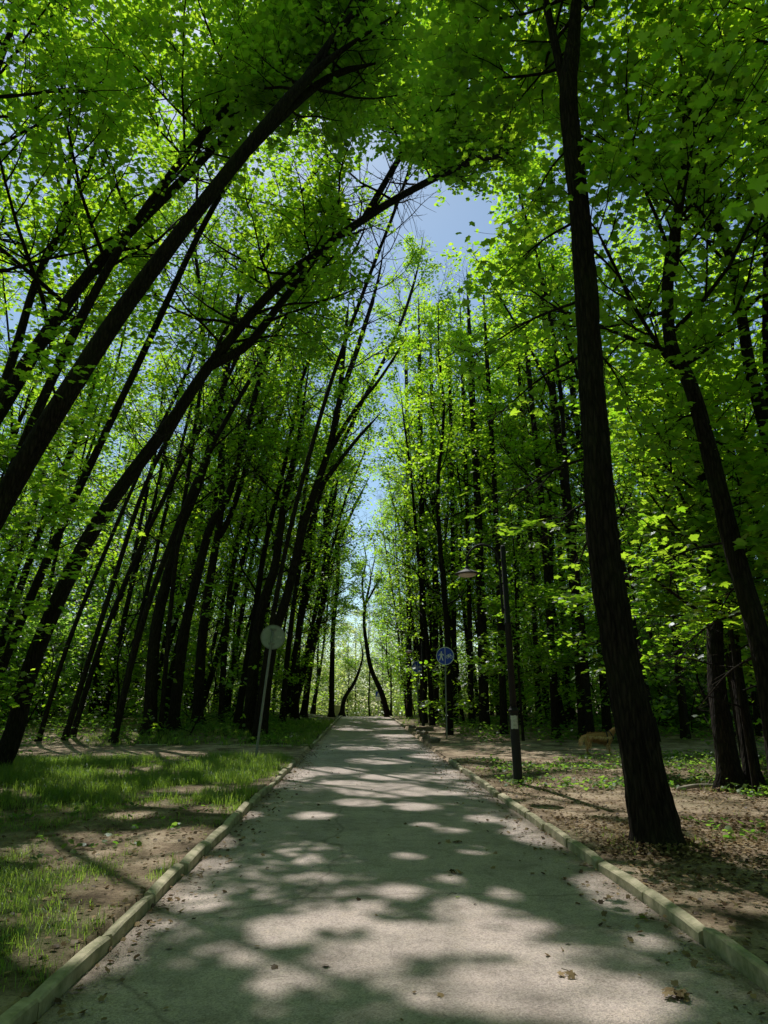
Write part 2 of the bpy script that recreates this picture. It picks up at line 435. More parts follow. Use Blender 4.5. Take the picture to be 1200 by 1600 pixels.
# ------------------------------------------------------------------ tree skeleton
class Tree:
    def __init__(self, seed, world=True):
        self.rng = np.random.default_rng(seed)
        self.V, self.F, self.base = [], [], 0
        self.C = []            # leaf cluster centres
        self.nodes = []        # points along the wood (for attaching sprays)
        self.seed = seed; self.world = world
    def add_tube(self, pts, radii, sides, rough=0):
        self.base = tube(pts, radii, sides, self.V, self.F, self.base, rough, self.seed)
    def stem(self, pts, r0, r1, flare=.35, sides=14, rough=.10, n=None, curve=1.0):
        L = sum((Vector(pts[i + 1]) - Vector(pts[i])).length for i in range(len(pts) - 1))
        n = n or max(10, int(L / .45))
        P = resample(pts, n)
        t = np.linspace(0, 1, n)
        rad = r0 + (r1 - r0) * t ** curve
        rad = np.maximum(rad * np.minimum(1, (1 - t) / .2 + .04), .006)
        rad = rad * (1 + flare * np.exp(-t * L / .28))
        self.add_tube(P, rad, sides, rough)
        return P, rad
    def limb(self, p, d, L, r, depth, up=.25, leafy=1.0, wob=.22):
        """a branch with children; leaves at the twigs"""
        rng = self.rng
        nseg = {2: 6, 1: 5, 0: 3}[depth]
        pts = [np.array(p)]
        dr = np.array(d) / np.linalg.norm(d)
        if self.world and depth == 0 and ray_hit(pts[0] + dr * L * .5):
            return
        for i in range(nseg):
            dr = dr + rng.normal(0, wob, 3) * .6 + np.array([0, 0, up * .35])
            dr /= np.linalg.norm(dr)
            pts.append(pts[-1] + dr * L / nseg)
        pts = np.array(pts)
        rad = np.linspace(r, max(r * .25, .004), len(pts))
        self.add_tube(pts, rad, {2: 7, 1: 5, 0: 3}[depth])
        if depth == 0:
            for q in pts[1:]:
                self.C.append(q)
            return
        nb = {2: 9, 1: 6}[depth]
        ts = np.linspace(.22, 1, nb) + rng.normal(0, .04, nb)
        for k, t in enumerate(ts):
            t = min(max(t, .1), 1) * (len(pts) - 1)
            i = min(int(t), len(pts) - 2)
            q = pts[i] + (pts[i + 1] - pts[i]) * (t - i)
            ax = pts[i + 1] - pts[i]; ax /= np.linalg.norm(ax)
            rd = rng.normal(0, 1, 3); rd[2] *= .35
            rd -= ax * (rd @ ax); rd /= np.linalg.norm(rd) + 1e-6
            dd = ax * .65 + rd * .85
            self.limb(q, dd, L * (.5 if depth == 2 else .48) * rng.uniform(.7, 1.2) * (1 - .35 * t / len(pts)), rad[i] * .55, depth - 1, up * .3, leafy, wob)
    def crown_on(self, P, rad, t0, n, L, up=.35, side=None, elev=(.3, 1.3)):
        """limbs along the stem P from fraction t0 up"""
        rng = self.rng
        ga = rng.random() * 6.28
        m = len(P)
        for k in range(n):
            t = t0 + (1 - t0) * (k + rng.random() * .8) / n
            t = min(t, 1)
            x = t * (m - 1); i = min(int(x), m - 2)
            q = P[i] + (P[i + 1] - P[i]) * (x - i)
            ga += 2.4 + rng.normal(0, .3)
            e = elev[0] + (elev[1] - elev[0]) * (t - t0) / max(1 - t0, .01)
            d = np.array([math.cos(ga), math.sin(ga), e])
            if side is not None: d[:2] += np.array(side)
            LL = L * (1 - .55 * ((t - t0) / max(1e-3, 1 - t0)) ** 1.5) * rng.uniform(.75, 1.15)
            self.limb(q, d, LL, max(.010, min(rad[i] * .4, .012 + LL * .009)), 2 if LL > 1.6 else 1, up)
    def wood_mesh(self, name):
        V = np.vstack(self.V); Fa = np.vstack(self.F)
        return fast_mesh(name, V, Fa, 4)
    def leaf_centres(self, k, spread, flat=.35):
        C = np.array(self.C)
        rng = self.rng
        Cn = np.repeat(C, k, axis=0) + rng.normal(0, 1, (len(C) * k, 3)) * np.array([spread, spread, spread * flat])
        # clump tint: shared between neighbours
        tint = np.repeat(rng.random(len(C)) * .5 + .25, k)
        return Cn, tint

ALL_TREES = []
def build_tree(T, root_loc, label, cat='tree', group=None, k=3, spread=.24, size=.16, kind='mid', leaf='leaf', bark='bark',
               name='maple_tree', world_prune=True, tilt=.45, flat=.35, keep=1.0, extra=None, thr=-.14):
    """T was built in world coordinates"""
    root = empty(name, root_loc)
    tag(root, label, cat, group)
    off = np.array(root_loc)
    me = T.wood_mesh('trunk')
    me.vertices.foreach_get('co', buf := np.empty(len(me.vertices) * 3, np.float32))
    me.vertices.foreach_set('co', (buf.reshape(-1, 3) - off).astype(np.float32).ravel())
    link_mesh('trunk', me, MAT[bark], root, True)
    if T.C:
        Cn, tint = T.leaf_centres(k, spread, flat)
        if world_prune:
            m = prune(Cn, T.rng)
            m &= clump_keep(Cn, T.seed, .75, thr)
            if keep < 1: m &= T.rng.random(len(Cn)) < keep
            Cn, tint = Cn[m], tint[m]
        if len(Cn):
            me = leaf_mesh('crown', Cn - off, size, kind, T.rng, tilt, tint_c=tint)
            link_mesh('crown', me, MAT[leaf], root)
    if extra is not None:
        for Ce, sz, kd, lf in extra:
            if len(Ce):
                me = leaf_mesh('low_foliage', Ce - off, sz, kd, T.rng, .28, tint_c=.55 * np.ones(len(Ce)))
                link_mesh('low_foliage', me, MAT[lf], root)
    ALL_TREES.append(root)
    return root

# ------------------------------------------------------------------ ground
def green_mask(x, y):
    """0..1 how much grass or moss grows here"""
    n = noise.noise(Vector((x * .55, y * .55, 9.2))) + .5 * noise.noise(Vector((x * 1.6, y * 1.6, 2.2))) + .25 * noise.noise(Vector((x * 4, y * 4, 4)))
    if x < XL:
        v = .15 + n * 1.2
        v += .55 * smooth(10, 14, y) * (1 - smooth(18.6, 19.4, y)) * smooth(.1, .5, XL - x)
        v += .12 + .5 * smooth(5.4, 7, y) * (1 - smooth(9, 10, y)) * smooth(.35, .7, XL - x) * (1 - smooth(2.4, 3.6, XL - x))
        v += .6 * smooth(23.3, 24, y) * (1 - smooth(6, 9, XL - x))
        v -= .5 * (1 - smooth(3.5, 5.5, y))
        v *= 1 - side_mask(x, y)
        if x < -9: v *= .5
    elif x > XR:
        v = -.15 + n * .9 + .5 * smooth(5.5, 9, x) * smooth(6, 9, y)
        v += .35 * smooth(12, 14, y) * (1 - smooth(18.5, 19, y))
        v += .5 * smooth(34, 42, y) * (1 - smooth(4, 7, x))
        v *= 1 - side_mask(x, y)
    else:
        v = 0
    return min(1, max(0, v))

def axis(parts):
    out = []
    for a, b, st in parts:
        out += list(np.arange(a, b - 1e-6, st))
    out.append(parts[-1][1])
    return np.array(out)
gx = axis([(-300, -60, 20), (-60, -22, 2.0), (-22, -11, .5), (-11, XL - .16, .16), (XL - .16, XL - .08, .04), (XL - .08, XL + .1, .06), (XL + .1, XR - .1, .7), (XR - .1, XR + .08, .06), (XR + .08, XR + .16, .04),
           (XR + .16, 12, .16), (12, 24, .5), (24, 60, 2.0), (60, 300, 20)])
gy = axis([(-60, -8, 4), (-8, 2, .6), (2, 12, .12), (12, 26, .2), (26, 60, .6), (60, 110, 2.5), (110, 500, 30)])
nx, ny = len(gx), len(gy)
V = np.zeros((ny, nx, 3)); Gm = np.zeros((ny, nx))
for j, y in enumerate(gy):
    for i, x in enumerate(gx):
        V[j, i] = (x, y, ground_z(x, y))
        Gm[j, i] = green_mask(x, y)
jj, ii = np.meshgrid(np.arange(ny - 1), np.arange(nx - 1), indexing='ij')
a = jj * nx + ii
Fq = np.stack([a, a + 1, a + 1 + nx, a + nx], -1).reshape(-1, 4)
me = fast_mesh('ground', V.reshape(-1, 3), Fq, 4)
ga_ = me.attributes.new('green', 'FLOAT', 'POINT'); ga_.data.foreach_set('value', Gm.ravel().astype(np.float32))
tag(link_mesh('ground', me, MAT['soil'], None, True), kind='structure')

# path sheet
py_ = axis([(-12, 60, .5), (60, 120, 2)])
xs = np.linspace(XL, XR, 9)
V = np.array([[(x, y, path_z(y) + .012 * (1 - ((x - (XL + XR) / 2) / ((XR - XL) / 2)) ** 2) + .003 * noise.noise(Vector((x, y, 0)))) for x in xs] for y in py_])
jj, ii = np.meshgrid(np.arange(len(py_) - 1), np.arange(len(xs) - 1), indexing='ij')
a = jj * len(xs) + ii
me = fast_mesh('path', V.reshape(-1, 3), np.stack([a, a + 1, a + 1 + len(xs), a + len(xs)], -1).reshape(-1, 4), 4)
tag(link_mesh('path', me, MAT['asphalt'], None, True), kind='structure')

# kerbs: precast lengths laid end to end, some shifted
def kerb_line(name, segs, width=.085, height=.095, seed=1):
    rng = random.Random(seed)
    bm = bmesh.new()
    for (x0, y0, x1, y1, tilt, dz) in segs:
        d = Vector((x1 - x0, y1 - y0, 0)); L = d.length; d.normalize(); nrm = Vector((-d.y, d.x, 0))
        z0, z1 = path_z(y0) + dz, path_z(y1) + dz
        nn = 5
        rings = []
        for k in range(nn):
            t = k / (nn - 1)
            c = Vector((x0, y0, 0)) + d * L * (0.006 / L + t * (1 - .012 / L)); zt = z0 + (z1 - z0) * t
            hh = height + rng.uniform(-.002, .002)
            if k in (0, nn - 1): hh -= rng.uniform(.004, .016)
            prof = [(-width / 2, -.12), (-width / 2, hh - .012), (-width / 2 + .012, hh), (width / 2 - .012, hh + tilt * width), (width / 2, hh - .012 + tilt * width), (width / 2, -.12)]
            rings.append([bm.verts.new(c + nrm * (a_ + rng.uniform(-.0015, .0015)) + Vector((0, 0, zt + b_))) for a_, b_ in prof])
        for k in range(nn - 1):
            for q in range(5):
                bm.faces.new((rings[k][q], rings[k][q + 1], rings[k + 1][q + 1], rings[k + 1][q]))
        bm.faces.new(rings[0]); bm.faces.new(list(reversed(rings[-1])))
    bmesh.ops.recalc_face_normals(bm, faces=bm.faces)
    me = bpy.data.meshes.new(name); bm.to_mesh(me); bm.free()
    return tag(link_mesh(name, me, MAT['kerb'], None), kind='structure')

def straight(x, y0, y1, rng, wob=.012, step=1.0):
    out = []; y = y0
    while y < y1 - .2:
        e = min(y + step, y1)
        o1, o2 = rng.gauss(0, wob), rng.gauss(0, wob)
        out.append((x + o1, y + .004, x + o2, e - rng.uniform(.0, .014), rng.uniform(-.2, .2), rng.gauss(0, .009)))
        y = e
    return out
rg = random.Random(5)
KL, KR = XL - .045, XR + .045
left = straight(KL, -6, 18.2, rg)
left += [(KL - .02, 18.2, KL - .28, 18.75, 0, 0), (KL - .3, 18.77, KL - .95, 19.05, 0, 0)]
left += [(KL - .35, 24.0, KL - .02, 24.4, 0, 0)] + straight(KL, 24.4, 66, rg)
left += [(-2.2 - k, 23.75 + .02 * k, -3.2 - k, 23.77 + .02 * k, rg.uniform(-.1, .1), rg.gauss(.02, .01)) for k in range(12)]
kerb_line('kerb', left, seed=2)
right = straight(KR, -6, 18.4, rg, .017)
right += [(KR + .03, 18.4, KR + .4, 18.75, 0, 0), (KR + .42, 18.77, KR + 1.3, 18.95, 0, -.01)]
right += [(KR + .5 + k, 24.0, KR + 1.5 + k, 24.02, rg.uniform(-.1, .1), rg.gauss(.01, .01)) for k in range(9)]
right += straight(KR + .02, 38, 66, rg, .02)
kerb_line('kerb', right, seed=3)
# crossing dirt track
for sgn, x0, x1, yc in ((-1, -30, XL - .1, 21.4), (1, XR + .1, 30, 21.4)):
    xs = np.arange(x0, x1, .3); ys = np.linspace(19.9, 22.9, 11)
    V = np.array([[(x, y + .2 * noise.noise(Vector((x * .4, 3.1, 0))), ground_z(x, y) + .006) for x in xs] for y in ys])
    jj, ii = np.meshgrid(np.arange(len(ys) - 1), np.arange(len(xs) - 1), indexing='ij')
    a = jj * len(xs) + ii
    me = fast_mesh('side_path', V.reshape(-1, 3), np.stack([a, a + 1, a + 1 + len(xs), a + len(xs)], -1).reshape(-1, 4), 4)
    tag(link_mesh('side_path', me, MAT['asphalt'] if False else MAT['soil'], None, True), kind='structure')

# ------------------------------------------------------------------ grass
def grass_patch():
    rng = np.random.default_rng(3); rr = random.Random(3)
    B = []
    def scatter(n, x0, x1, y0, y1, hmin, hmax, tuft=7, fac=1.0, wd=.0045):
        for _ in range(n):
            x, y = rr.uniform(x0, x1), rr.uniform(y0, y1)
            if XL - .1 < x < XR + .1: continue
            g = green_mask(x, y)
            if rr.random() > g * fac: continue
            hh = rr.uniform(hmin, hmax) * (.5 + .7 * g)
            for _k in range(tuft):
                bx, by = x + rr.gauss(0, .035), y + rr.gauss(0, .035)
                if XL - .095 < bx < XR + .095: continue
                B.append((bx, by, ground_z(bx, by) - .005, hh * rr.uniform(.5, 1.15), wd * rr.uniform(.7, 1.4)))
    scatter(11000, -7, XL - .1, 3.2, 10.5, .03, .13, 7, wd=.0035)
    scatter(14000, -12, XL - .1, 9.5, 19.3, .08, .24, 8, wd=.006)
    scatter(5000, -12, XL - .1, 23.3, 45, .10, .28, 7, wd=.013)
    scatter(1800, XR + .12, 9, 4, 18.5, .05, .14, 6)
    scatter(1500, XR + .12, 8, 33, 60, .10, .25, 7, wd=.015)
    # grass rooting in the seam behind the left kerb
    for _ in range(420):
        y = rr.uniform(4, 18); x = XL - .11 - abs(rr.gauss(0, .05))
        if noise.noise(Vector((1, y * 1.1, 0))) < .12: continue
        for _k in range(4):
            B.append((x + rr.gauss(0, .02), y + rr.gauss(0, .03), ground_z(x - .02, y), rr.uniform(.04, .13), .004))
    for (bx, by, br, n_) in ((3.0, 7.6, .34, 60), (6.01, 12.0, .22, 60), (6.49, 12.2, .18, 50), (-7.75, 16.0, .28, 60), (2.9, 13.2, .1, 30)):
        for _ in range(n_):
            a_ = rr.random() * 6.28; q = br + abs(rr.gauss(0, .08))
            x, y = bx + q * math.cos(a_), by + q * math.sin(a_)
            for _k in range(4):
                B.append((x + rr.gauss(0, .015), y + rr.gauss(0, .015), ground_z(x, y), rr.uniform(.04, .16), .004))
    B = np.array(B); n = len(B)
    az = rng.random(n) * 2 * math.pi; lean = rng.uniform(.15, 1.1, n)
    hd = np.stack([np.cos(az), np.sin(az)], 1); sd_ = np.stack([-hd[:, 1], hd[:, 0]], 1)
    V = np.zeros((n, 5, 3))
    b = B[:, :3]; h = B[:, 3]; wv = B[:, 4]
    for q, s in ((0, -1), (1, 1)):
        V[:, q] = b; V[:, q, :2] += s * sd_ * wv[:, None] * .5
        V[:, 2 + q] = b; V[:, 2 + q, :2] += s * sd_ * wv[:, None] * .42 + hd * (h * lean * .35)[:, None]; V[:, 2 + q, 2] += h * .6
    V[:, 4] = b; V[:, 4, :2] += hd * (h * lean)[:, None]; V[:, 4, 2] += h * (1 - lean * .35)
    base = (np.arange(n) * 5)[:, None, None]
    tri = np.array([[0, 1, 3], [0, 3, 2], [2, 3, 4]])
    me = fast_mesh('grass', V.reshape(-1, 3), (base + tri[None]).reshape(-1, 3), 3)
    t = me.attributes.new('tint', 'FLOAT', 'POINT'); t.data.foreach_set('value', np.repeat(np.clip(rng.normal(.5, .25, n), 0, 1), 5).astype(np.float32))
    tag(link_mesh('grass', me, MAT['grass']), 'patchy tufts of fresh green grass beside the path', 'grass', kind='stuff')
    print('blades', n)
grass_patch()

# weeds and seedlings: low rosettes of small leaves on thin stems
def weeds():
    rr = random.Random(8); C = []; C2 = []
    def put(n, x0, x1, y0, y1, hh, lst, cond=lambda x, y: True, k=7, sp=.09):
        for _ in range(n):
            x, y = rr.uniform(x0, x1), rr.uniform(y0, y1)
            if XL - .15 < x < XR + .15 or not cond(x, y): continue
            z = ground_z(x, y); h = rr.uniform(.3, 1) * hh
            for _k in range(k):
                u = rr.random()
                lst.append((x + rr.gauss(0, sp), y + rr.gauss(0, sp), z + .03 + h * u))
    nz = lambda x, y: noise.noise(Vector((x * .6, y * .6, 33))) > rr.uniform(-.45, .35)
    sd2 = lambda x, y: side_mask(x, y) < .2 and nz(x, y)
    put(1900, 5.6, 12, 8.5, 19, .2, C, sd2)                     # sunny weeds right
    put(420, 2.6, 5.4, 12, 18.8, .11, C, sd2)
    put(260, 3.8, 9, 5.5, 9, .08, C, sd2, 5)
    put(2200, 4, 26, 24, 44, .55, C2, sd2, 9, .22)              # forest floor right
    put(2600, -28, -5.5, 24, 46, .7, C2, sd2, 10, .25)         # forest floor left
    put(700, -5.5, -2.2, 24, 46, .3, C2, sd2, 7, .15)
    put(1100, -16, -8.3, 8, 19, .6, C2, lambda x, y: side_mask(x, y) < .2 and x < -7.6 - .12 * (19 - y) * 0, 10, .2)
    put(200, -8, -2.0, 4, 12, .09, C, nz, 5, .06)
    put(900, 9, 22, 10, 19, .6, C2, sd2, 9, .2)
    rng = np.random.default_rng(4)
    for nm, LST, size, lab in (('weeds', C, .075, 'low seedlings and weeds on the open soil'), ('undergrowth', C2, .13, 'leafy undergrowth on the forest floor')):
        A = np.array(LST)
        me = leaf_mesh(nm, A, size, 'mid', rng, .4, .45)
        tag(link_mesh(nm, me, MAT['weed']), lab, 'undergrowth', kind='stuff')
weeds()

def litter():
    rr = random.Random(9); A = []
    def put(n, x0, x1, y0, y1, dens):
        for _ in range(n):
            x, y = rr.uniform(x0, x1), rr.uniform(y0, y1)
            if XL - .1 < x < XR + .1: continue
            if rr.random() > dens: continue
            A.append((x, y, ground_z(x, y) + rr.uniform(.006, .03)))
    put(26000, XR + .1, 10, 4, 19, .6); put(5000, 2.4, 5.2, 6, 9.5, .8); put(1500, 5, 10, 6, 12, .8)
    put(9000, -9, XL - .1, 3, 12, .5); put(6000, -14, 14, 19, 40, .4)
    for _ in range(1500):     # a few blown on to the path
        y = rr.uniform(3.5, 25) ; side = rr.random() < .5
        x = (XL + abs(rr.gauss(0, .22))) if side else (XR - abs(rr.gauss(0, .3)))
        if rr.random() < .12: x = rr.uniform(XL, XR)
        A.append((x, y, path_z(y) + .02))
    for (bx, by, br, n_) in ((3.0, 7.6, .32, 1100), (4.94, 8.6, .2, 300), (6.01, 12.0, .22, 300), (6.49, 12.2, .18, 200), (-7.75, 16.0, .28, 300)):
        for _ in range(n_):      # drifted round the tree feet
            a_ = rr.random() * 6.28; q = br + abs(rr.gauss(0, .16))
            x, y = bx + q * math.cos(a_), by + q * math.sin(a_)
            A.append((x, y, ground_z(x, y) + .01 + max(0, .07 - (q - br) * .35)))
    A = np.array(A); rng = np.random.default_rng(6)
    me = leaf_mesh('leaf_litter', A, .045, 'mid', rng, .35, .5)
    tag(link_mesh('leaf_litter', me, MAT['dry_leaf']), 'small dry brown leaves scattered over the soil and path edges', 'leaf litter', kind='stuff')
    # grit along the kerbs
    n = 5200; P = []
    for _ in range(n):
        y = 3.2 + rr.random() ** 1.6 * 16; side = rr.random() < .5
        d = abs(rr.gauss(0, .13)); x = XL + d if side else XR - d
        P.append((x, y, path_z(y) + .006, rr.uniform(.002, .008)))
    P = np.array(P)
    oc = np.array([(1, 0, 0), (0, 1, 0), (-1, 0, 0), (0, -1, 0), (0, 0, .8)])
    V = P[:, None, :3] + oc[None] * (P[:, 3][:, None, None]) * rng.uniform(.6, 1.3, (n, 5, 1))
    tri = np.array([[0, 1, 4], [1, 2, 4], [2, 3, 4], [3, 0, 4]])
    me = fast_mesh('gravel', V.reshape(-1, 3), ((np.arange(n) * 5)[:, None, None] + tri[None]).reshape(-1, 3), 3)
    tag(link_mesh('gravel', me, MAT['stone']), 'fine grit washed along both kerbs', 'gravel', kind='stuff')
litter()
# ------------------------------------------------------------------ world and sun
w = bpy.data.worlds.new('World'); sc.world = w; w.use_nodes = True
wn = w.node_tree; wn.nodes.clear()
wo = wn.nodes.new('ShaderNodeOutputWorld'); bg = wn.nodes.new('ShaderNodeBackground')
sky = wn.nodes.new('ShaderNodeTexSky'); sky.sky_type = 'NISHITA'; sky.sun_disc = False
sky.sun_elevation = SUN_EL; sky.sun_rotation = SUN_AZ
sky.air_density = 1.0; sky.dust_density = .4; sky.ozone_density = 1.0
bg.inputs[1].default_value = 0.12
tint = wn.nodes.new('ShaderNodeMix'); tint.data_type = 'RGBA'; tint.blend_type = 'MULTIPLY'; tint.inputs[0].default_value = 1
tint.inputs[7].default_value = (1.0, 1.1, 1.06, 1)
wn.links.new(sky.outputs[0], tint.inputs[6]); wn.links.new(tint.outputs[2], bg.inputs[0]); wn.links.new(bg.outputs[0], wo.inputs[0])
sd = bpy.data.lights.new('sun', 'SUN'); sd.energy = 5.0; sd.angle = R(.5); sd.color = (1, .965, .9)
so = bpy.data.objects.new('sun', sd); COL.objects.link(so)
so.rotation_euler = SUN.to_track_quat('Z', 'Y').to_euler()

# ------------------------------------------------------------------ lit patches (picture positions in the photo)
for (px, py, r) in [(600, 1235, .9), (520, 1205, .8), (650, 1262, .35), (490, 1275, .35), (560, 1255, .4),
                    (480, 1345, .22), (500, 1372, .2), (310, 1410, .3), (290, 1440, .16), (440, 1455, .36), (530, 1440, .32), (390, 1500, .22),
                    (620, 1395, .26), (570, 1420, .2), (700, 1375, .2), (790, 1398, .2), (640, 1340, .22), (740, 1330, .26), (730, 1425, .32), (820, 1450, .25),
                    (640, 1470, .42), (720, 1465, .38), (790, 1470, .25), (850, 1495, .2), (560, 1500, .3), (470, 1520, .25), (900, 1545, .3), (760, 1545, .4), (840, 1570, .3), (1000, 1560, .3), (660, 1575, .25),
                    (700, 1300, .3), (660, 1290, .25), (760, 1280, .25), (1010, 1470, .18), (420, 1545, .18), (960, 1590, .3),
                    (590, 1190, .9), (560, 1170, .8), (620, 1150, 1.0), (560, 1140, 1.2), (600, 1215, .5), (690, 1240, .3), (700, 1215, .4), (540, 1225, .5)]:
    lit_px(px, py, r * (.74 if py > 1280 else .95))
# grass and bare soil on the left, soil on the right
for (px, py, r) in [(230, 1180, 1.3), (170, 1160, 1.2), (420, 1200, .9), (380, 1215, .6), (300, 1300, .35), (230, 1310, .45), (190, 1330, .5), (150, 1350, .4), (110, 1400, .4),
                    (230, 1375, .25), (60, 1330, .3), (20, 1400, .3), (260, 1250, .4), (350, 1260, .35), (100, 1305, .25), (330, 1230, .4), (130, 1440, .25), (90, 1480, .2),
                    (870, 1230, .8), (930, 1215, .7), (960, 1240, .7), (890, 1290, .6), (940, 1295, .5), (860, 1260, .4), (980, 1265, .4), (760, 1200, .7), (850, 1200, .8), (820, 1225, .4), (700, 1180, .8),
                    (1130, 1240, 1.0), (1180, 1270, .7), (1100, 1260, .5), (1150, 1290, .5), (1140, 1325, .2), (1100, 1200, .8), (1170, 1190, .8), (1190, 1320, .2),
                    (1040, 1350, .1), (1110, 1460, .14), (1000, 1330, .12), (840, 1290, .3), (800, 1240, .25)]:
    lit_px(px, py, r * 1.35, .0)
for (px, py, r) in [(200, 1205, .6), (120, 1212, .5), (300, 1202, .6), (60, 1235, .4), (345, 1195, .5), (170, 1235, .45), (270, 1228, .45), (230, 1195, .5), (400, 1185, .6), (90, 1190, .6), (320, 1350, .25), (200, 1270, .3), (130, 1260, .25)]:
    lit_px(px, py, r)
def lit3(px, py, Y, r, keep=.03):
    RAYS.append((np.array(at(px, py, Y)), r, keep))
for (px, py, Y, r) in [(850, 850, 9, 1.0), (780, 800, 9, .7), (1000, 880, 10, 1.1), (1040, 960, 11, .9), (950, 830, 10, .9), (1080, 1050, 12, .8), (880, 900, 9, .6), (780, 650, 10, .6),
                       (200, 800, 9, .35), (170, 860, 9, .3), (250, 680, 10, .4), (250, 240, 12, .5), (830, 620, 11, .5)]:
    lit3(px, py, Y, r)

# ------------------------------------------------------------------ key trees from the photo
def pts3(pl, Y0, Y1):
    n = len(pl)
    out = []
    ys = np.linspace(Y0, Y1, n)
    for (px, py), Y in zip(pl, ys):
        out.append(np.array(at(px, py, Y)))
    return out

def px_r(wpx, py, Y):      # radius in metres of a width in photo pixels
    p = at(600, py, Y) - CAM
    return wpx * .5 * p.dot(FWD) / F_PX

def key_tree(seed, pl, Y0, Y1, w0, w1, label, t0=.45, nl=14, LL=4.0, forks=(), top_ext=0, side=None, sprays=(), up=.3, k=3, spread=.24, size=.16, kind='mid',
             sides=14, rough=.10, flare=.35, leaf='leaf', group=None, elev=(.35, 1.3), keep=1.0, name='maple_tree', bark='bark', cr=1.0, flat=.35, n=None, curve=.8, thr=-.14):
    T = Tree(seed)
    P0 = pts3(pl, Y0, Y1)
    g = ground_z(P0[0][0], P0[0][1])
    P0[0][2] = g - .12
    if top_ext:
        d = P0[-1] - P0[-2]; d /= np.linalg.norm(d)
        d = d * .7 + np.array([0, 0, .5]); d /= np.linalg.norm(d)
        P0.append(P0[-1] + d * top_ext)
    r0, r1 = px_r(w0, pl[0][1], Y0), px_r(w1, pl[-1][1], Y1)
    P, rad = T.stem(P0, r0, r1, flare, sides, rough, n=n, curve=curve)
    if nl: T.crown_on(P, rad, t0, nl, LL, up, side, elev)
    for fk in forks:
        fpl, fY0, fY1, fw0, fw1, fn, fL = fk
        fp = pts3(fpl, fY0, fY1)
        # start inside the stem
        i = int(np.argmin(np.linalg.norm(P - fp[0], axis=1)))
        fp[0] = P[max(i - 1, 0)]
        fr0, fr1 = px_r(fw0, fpl[0][1], fY0), px_r(fw1, fpl[-1][1], fY1)
        FP, frad = T.stem(fp, min(fr0, rad[i] * .95), fr1, 0, 10, .05)
        if fn: T.crown_on(FP, frad, .25, fn, fL, up, side, elev)
    extra = []
    for (cx, cy, Y, rx, rz, nlf, sz, kd, lf) in sprays:
        c = np.array(at(cx, cy, Y))
        dist = np.linalg.norm(P - (c + np.array([0, 0, .3])), axis=1)
        i = int(np.argmin(dist)); i = max(i - 1, 1)
        rng = T.rng
        mid = (P[i] + c) / 2 + np.array([0, 0, .12])
        bp = resample([P[i], mid, c + (c - P[i]) * .15], 8)
        T.add_tube(bp, np.linspace(.022, .006, 8), 5)
        Cs = []
        for q in range(max(6, nlf // 9)):
            a = rng.random() * 6.28; rr = math.sqrt(rng.random())
            tgt = c + np.array([math.cos(a) * rx * rr, math.sin(a) * rx * rr * .8, rng.normal(0, rz)])
            s = bp[rng.integers(3, 8)]
            tp = resample([s, (s + tgt) / 2 + rng.normal(0, .06, 3), tgt], 5)
            T.add_tube(tp, np.linspace(.007, .0025, 5), 3)
            for _ in range(9):
                u = rng.uniform(.4, 1.05)
                Cs.append(s + (tgt - s) * u + rng.normal(0, 1, 3) * np.array([.16, .16, .04]))
        Cs = np.array(Cs); Cs = Cs[prune(Cs, rng, True)]
        extra.append((Cs, sz, kd, lf))
    root_loc = (P0[0][0], P0[0][1], g)
    return build_tree(T, root_loc, label, group=group, k=k, spread=spread, size=size, kind=kind, leaf=leaf, bark=bark, keep=keep, extra=extra, name=name, flat=flat, thr=thr)

# big leaning trees on the left
key_tree(11, [(-230, 1266), (-150, 1090), (0, 790), (150, 545), (250, 405), (400, 215), (500, 105), (640, 8)], 10, 11.5, 50, 13,
         'thick dark trunk leaning in from the left edge across the upper left canopy', t0=.8, nl=12, LL=3.2, k=3, thr=-.1, side=(0, .9),
         forks=[([(400, 215), (450, 172), (520, 118), (600, 96)], 11, 12, 18, 8, 5, 2.2), ([(500, 105), (520, 60), (560, 10), (600, -60)], 11.2, 12, 16, 7, 5, 2.6)],
         sprays=[(250, 240, 12, .7, .12, 80, .15, 'maple', 'leaf_low'), (60, 560, 9, .8, .15, 70, .16, 'maple', 'leaf')], sides=20)
key_tree(12, [(-10, 1203), (20, 1150), (60, 1010), (150, 820), (270, 655), (340, 555), (450, 432), (600, 322), (730, 255), (800, 235)], 16, 18, 33, 7,
         'forked dark tree leaning from the left bank and arching right over the path', t0=.5, nl=36, LL=3.5, top_ext=3, side=(0, .25), thr=-.35, k=4, elev=(.1, 1.0),
         forks=[([(340, 555), (385, 540), (430, 485), (500, 395), (540, 360), (590, 330)], 16.8, 19, 26, 7, 18, 3.4), ([(610, 318), (640, 220), (690, 145), (720, 80)], 17.5, 19, 14, 5, 16, 3.0)],
         sprays=[(180, 800, 10, .6, .15, 80, .17, 'maple', 'leaf_low'), (260, 680, 11, .6, .15, 70, .16, 'maple', 'leaf_low'), (130, 880, 11, .7, .2, 70, .16, 'maple', 'leaf_low')], sides=20)
key_tree(13, [(-330, 1290), (-200, 980), (0, 640), (60, 540), (130, 440), (200, 365), (340, 225), (420, 120)], 12.5, 14, 36, 10,
         'leaf-veiled dark trunk slanting across the upper left corner', t0=.4, nl=16, LL=4.2, sides=16)
key_tree(14, [(-140, 1190), (-60, 800), (20, 560), (60, 430), (115, 320), (160, 190), (175, 60)], 14, 15, 20, 6,
         'thin bare-forked trunk rising at the upper left edge', t0=.45, nl=12, LL=3.2,
         forks=[([(60, 430), (100, 330), (110, 240), (112, 130)], 14.3, 15, 8, 4, 3, 1.8)], sides=10)
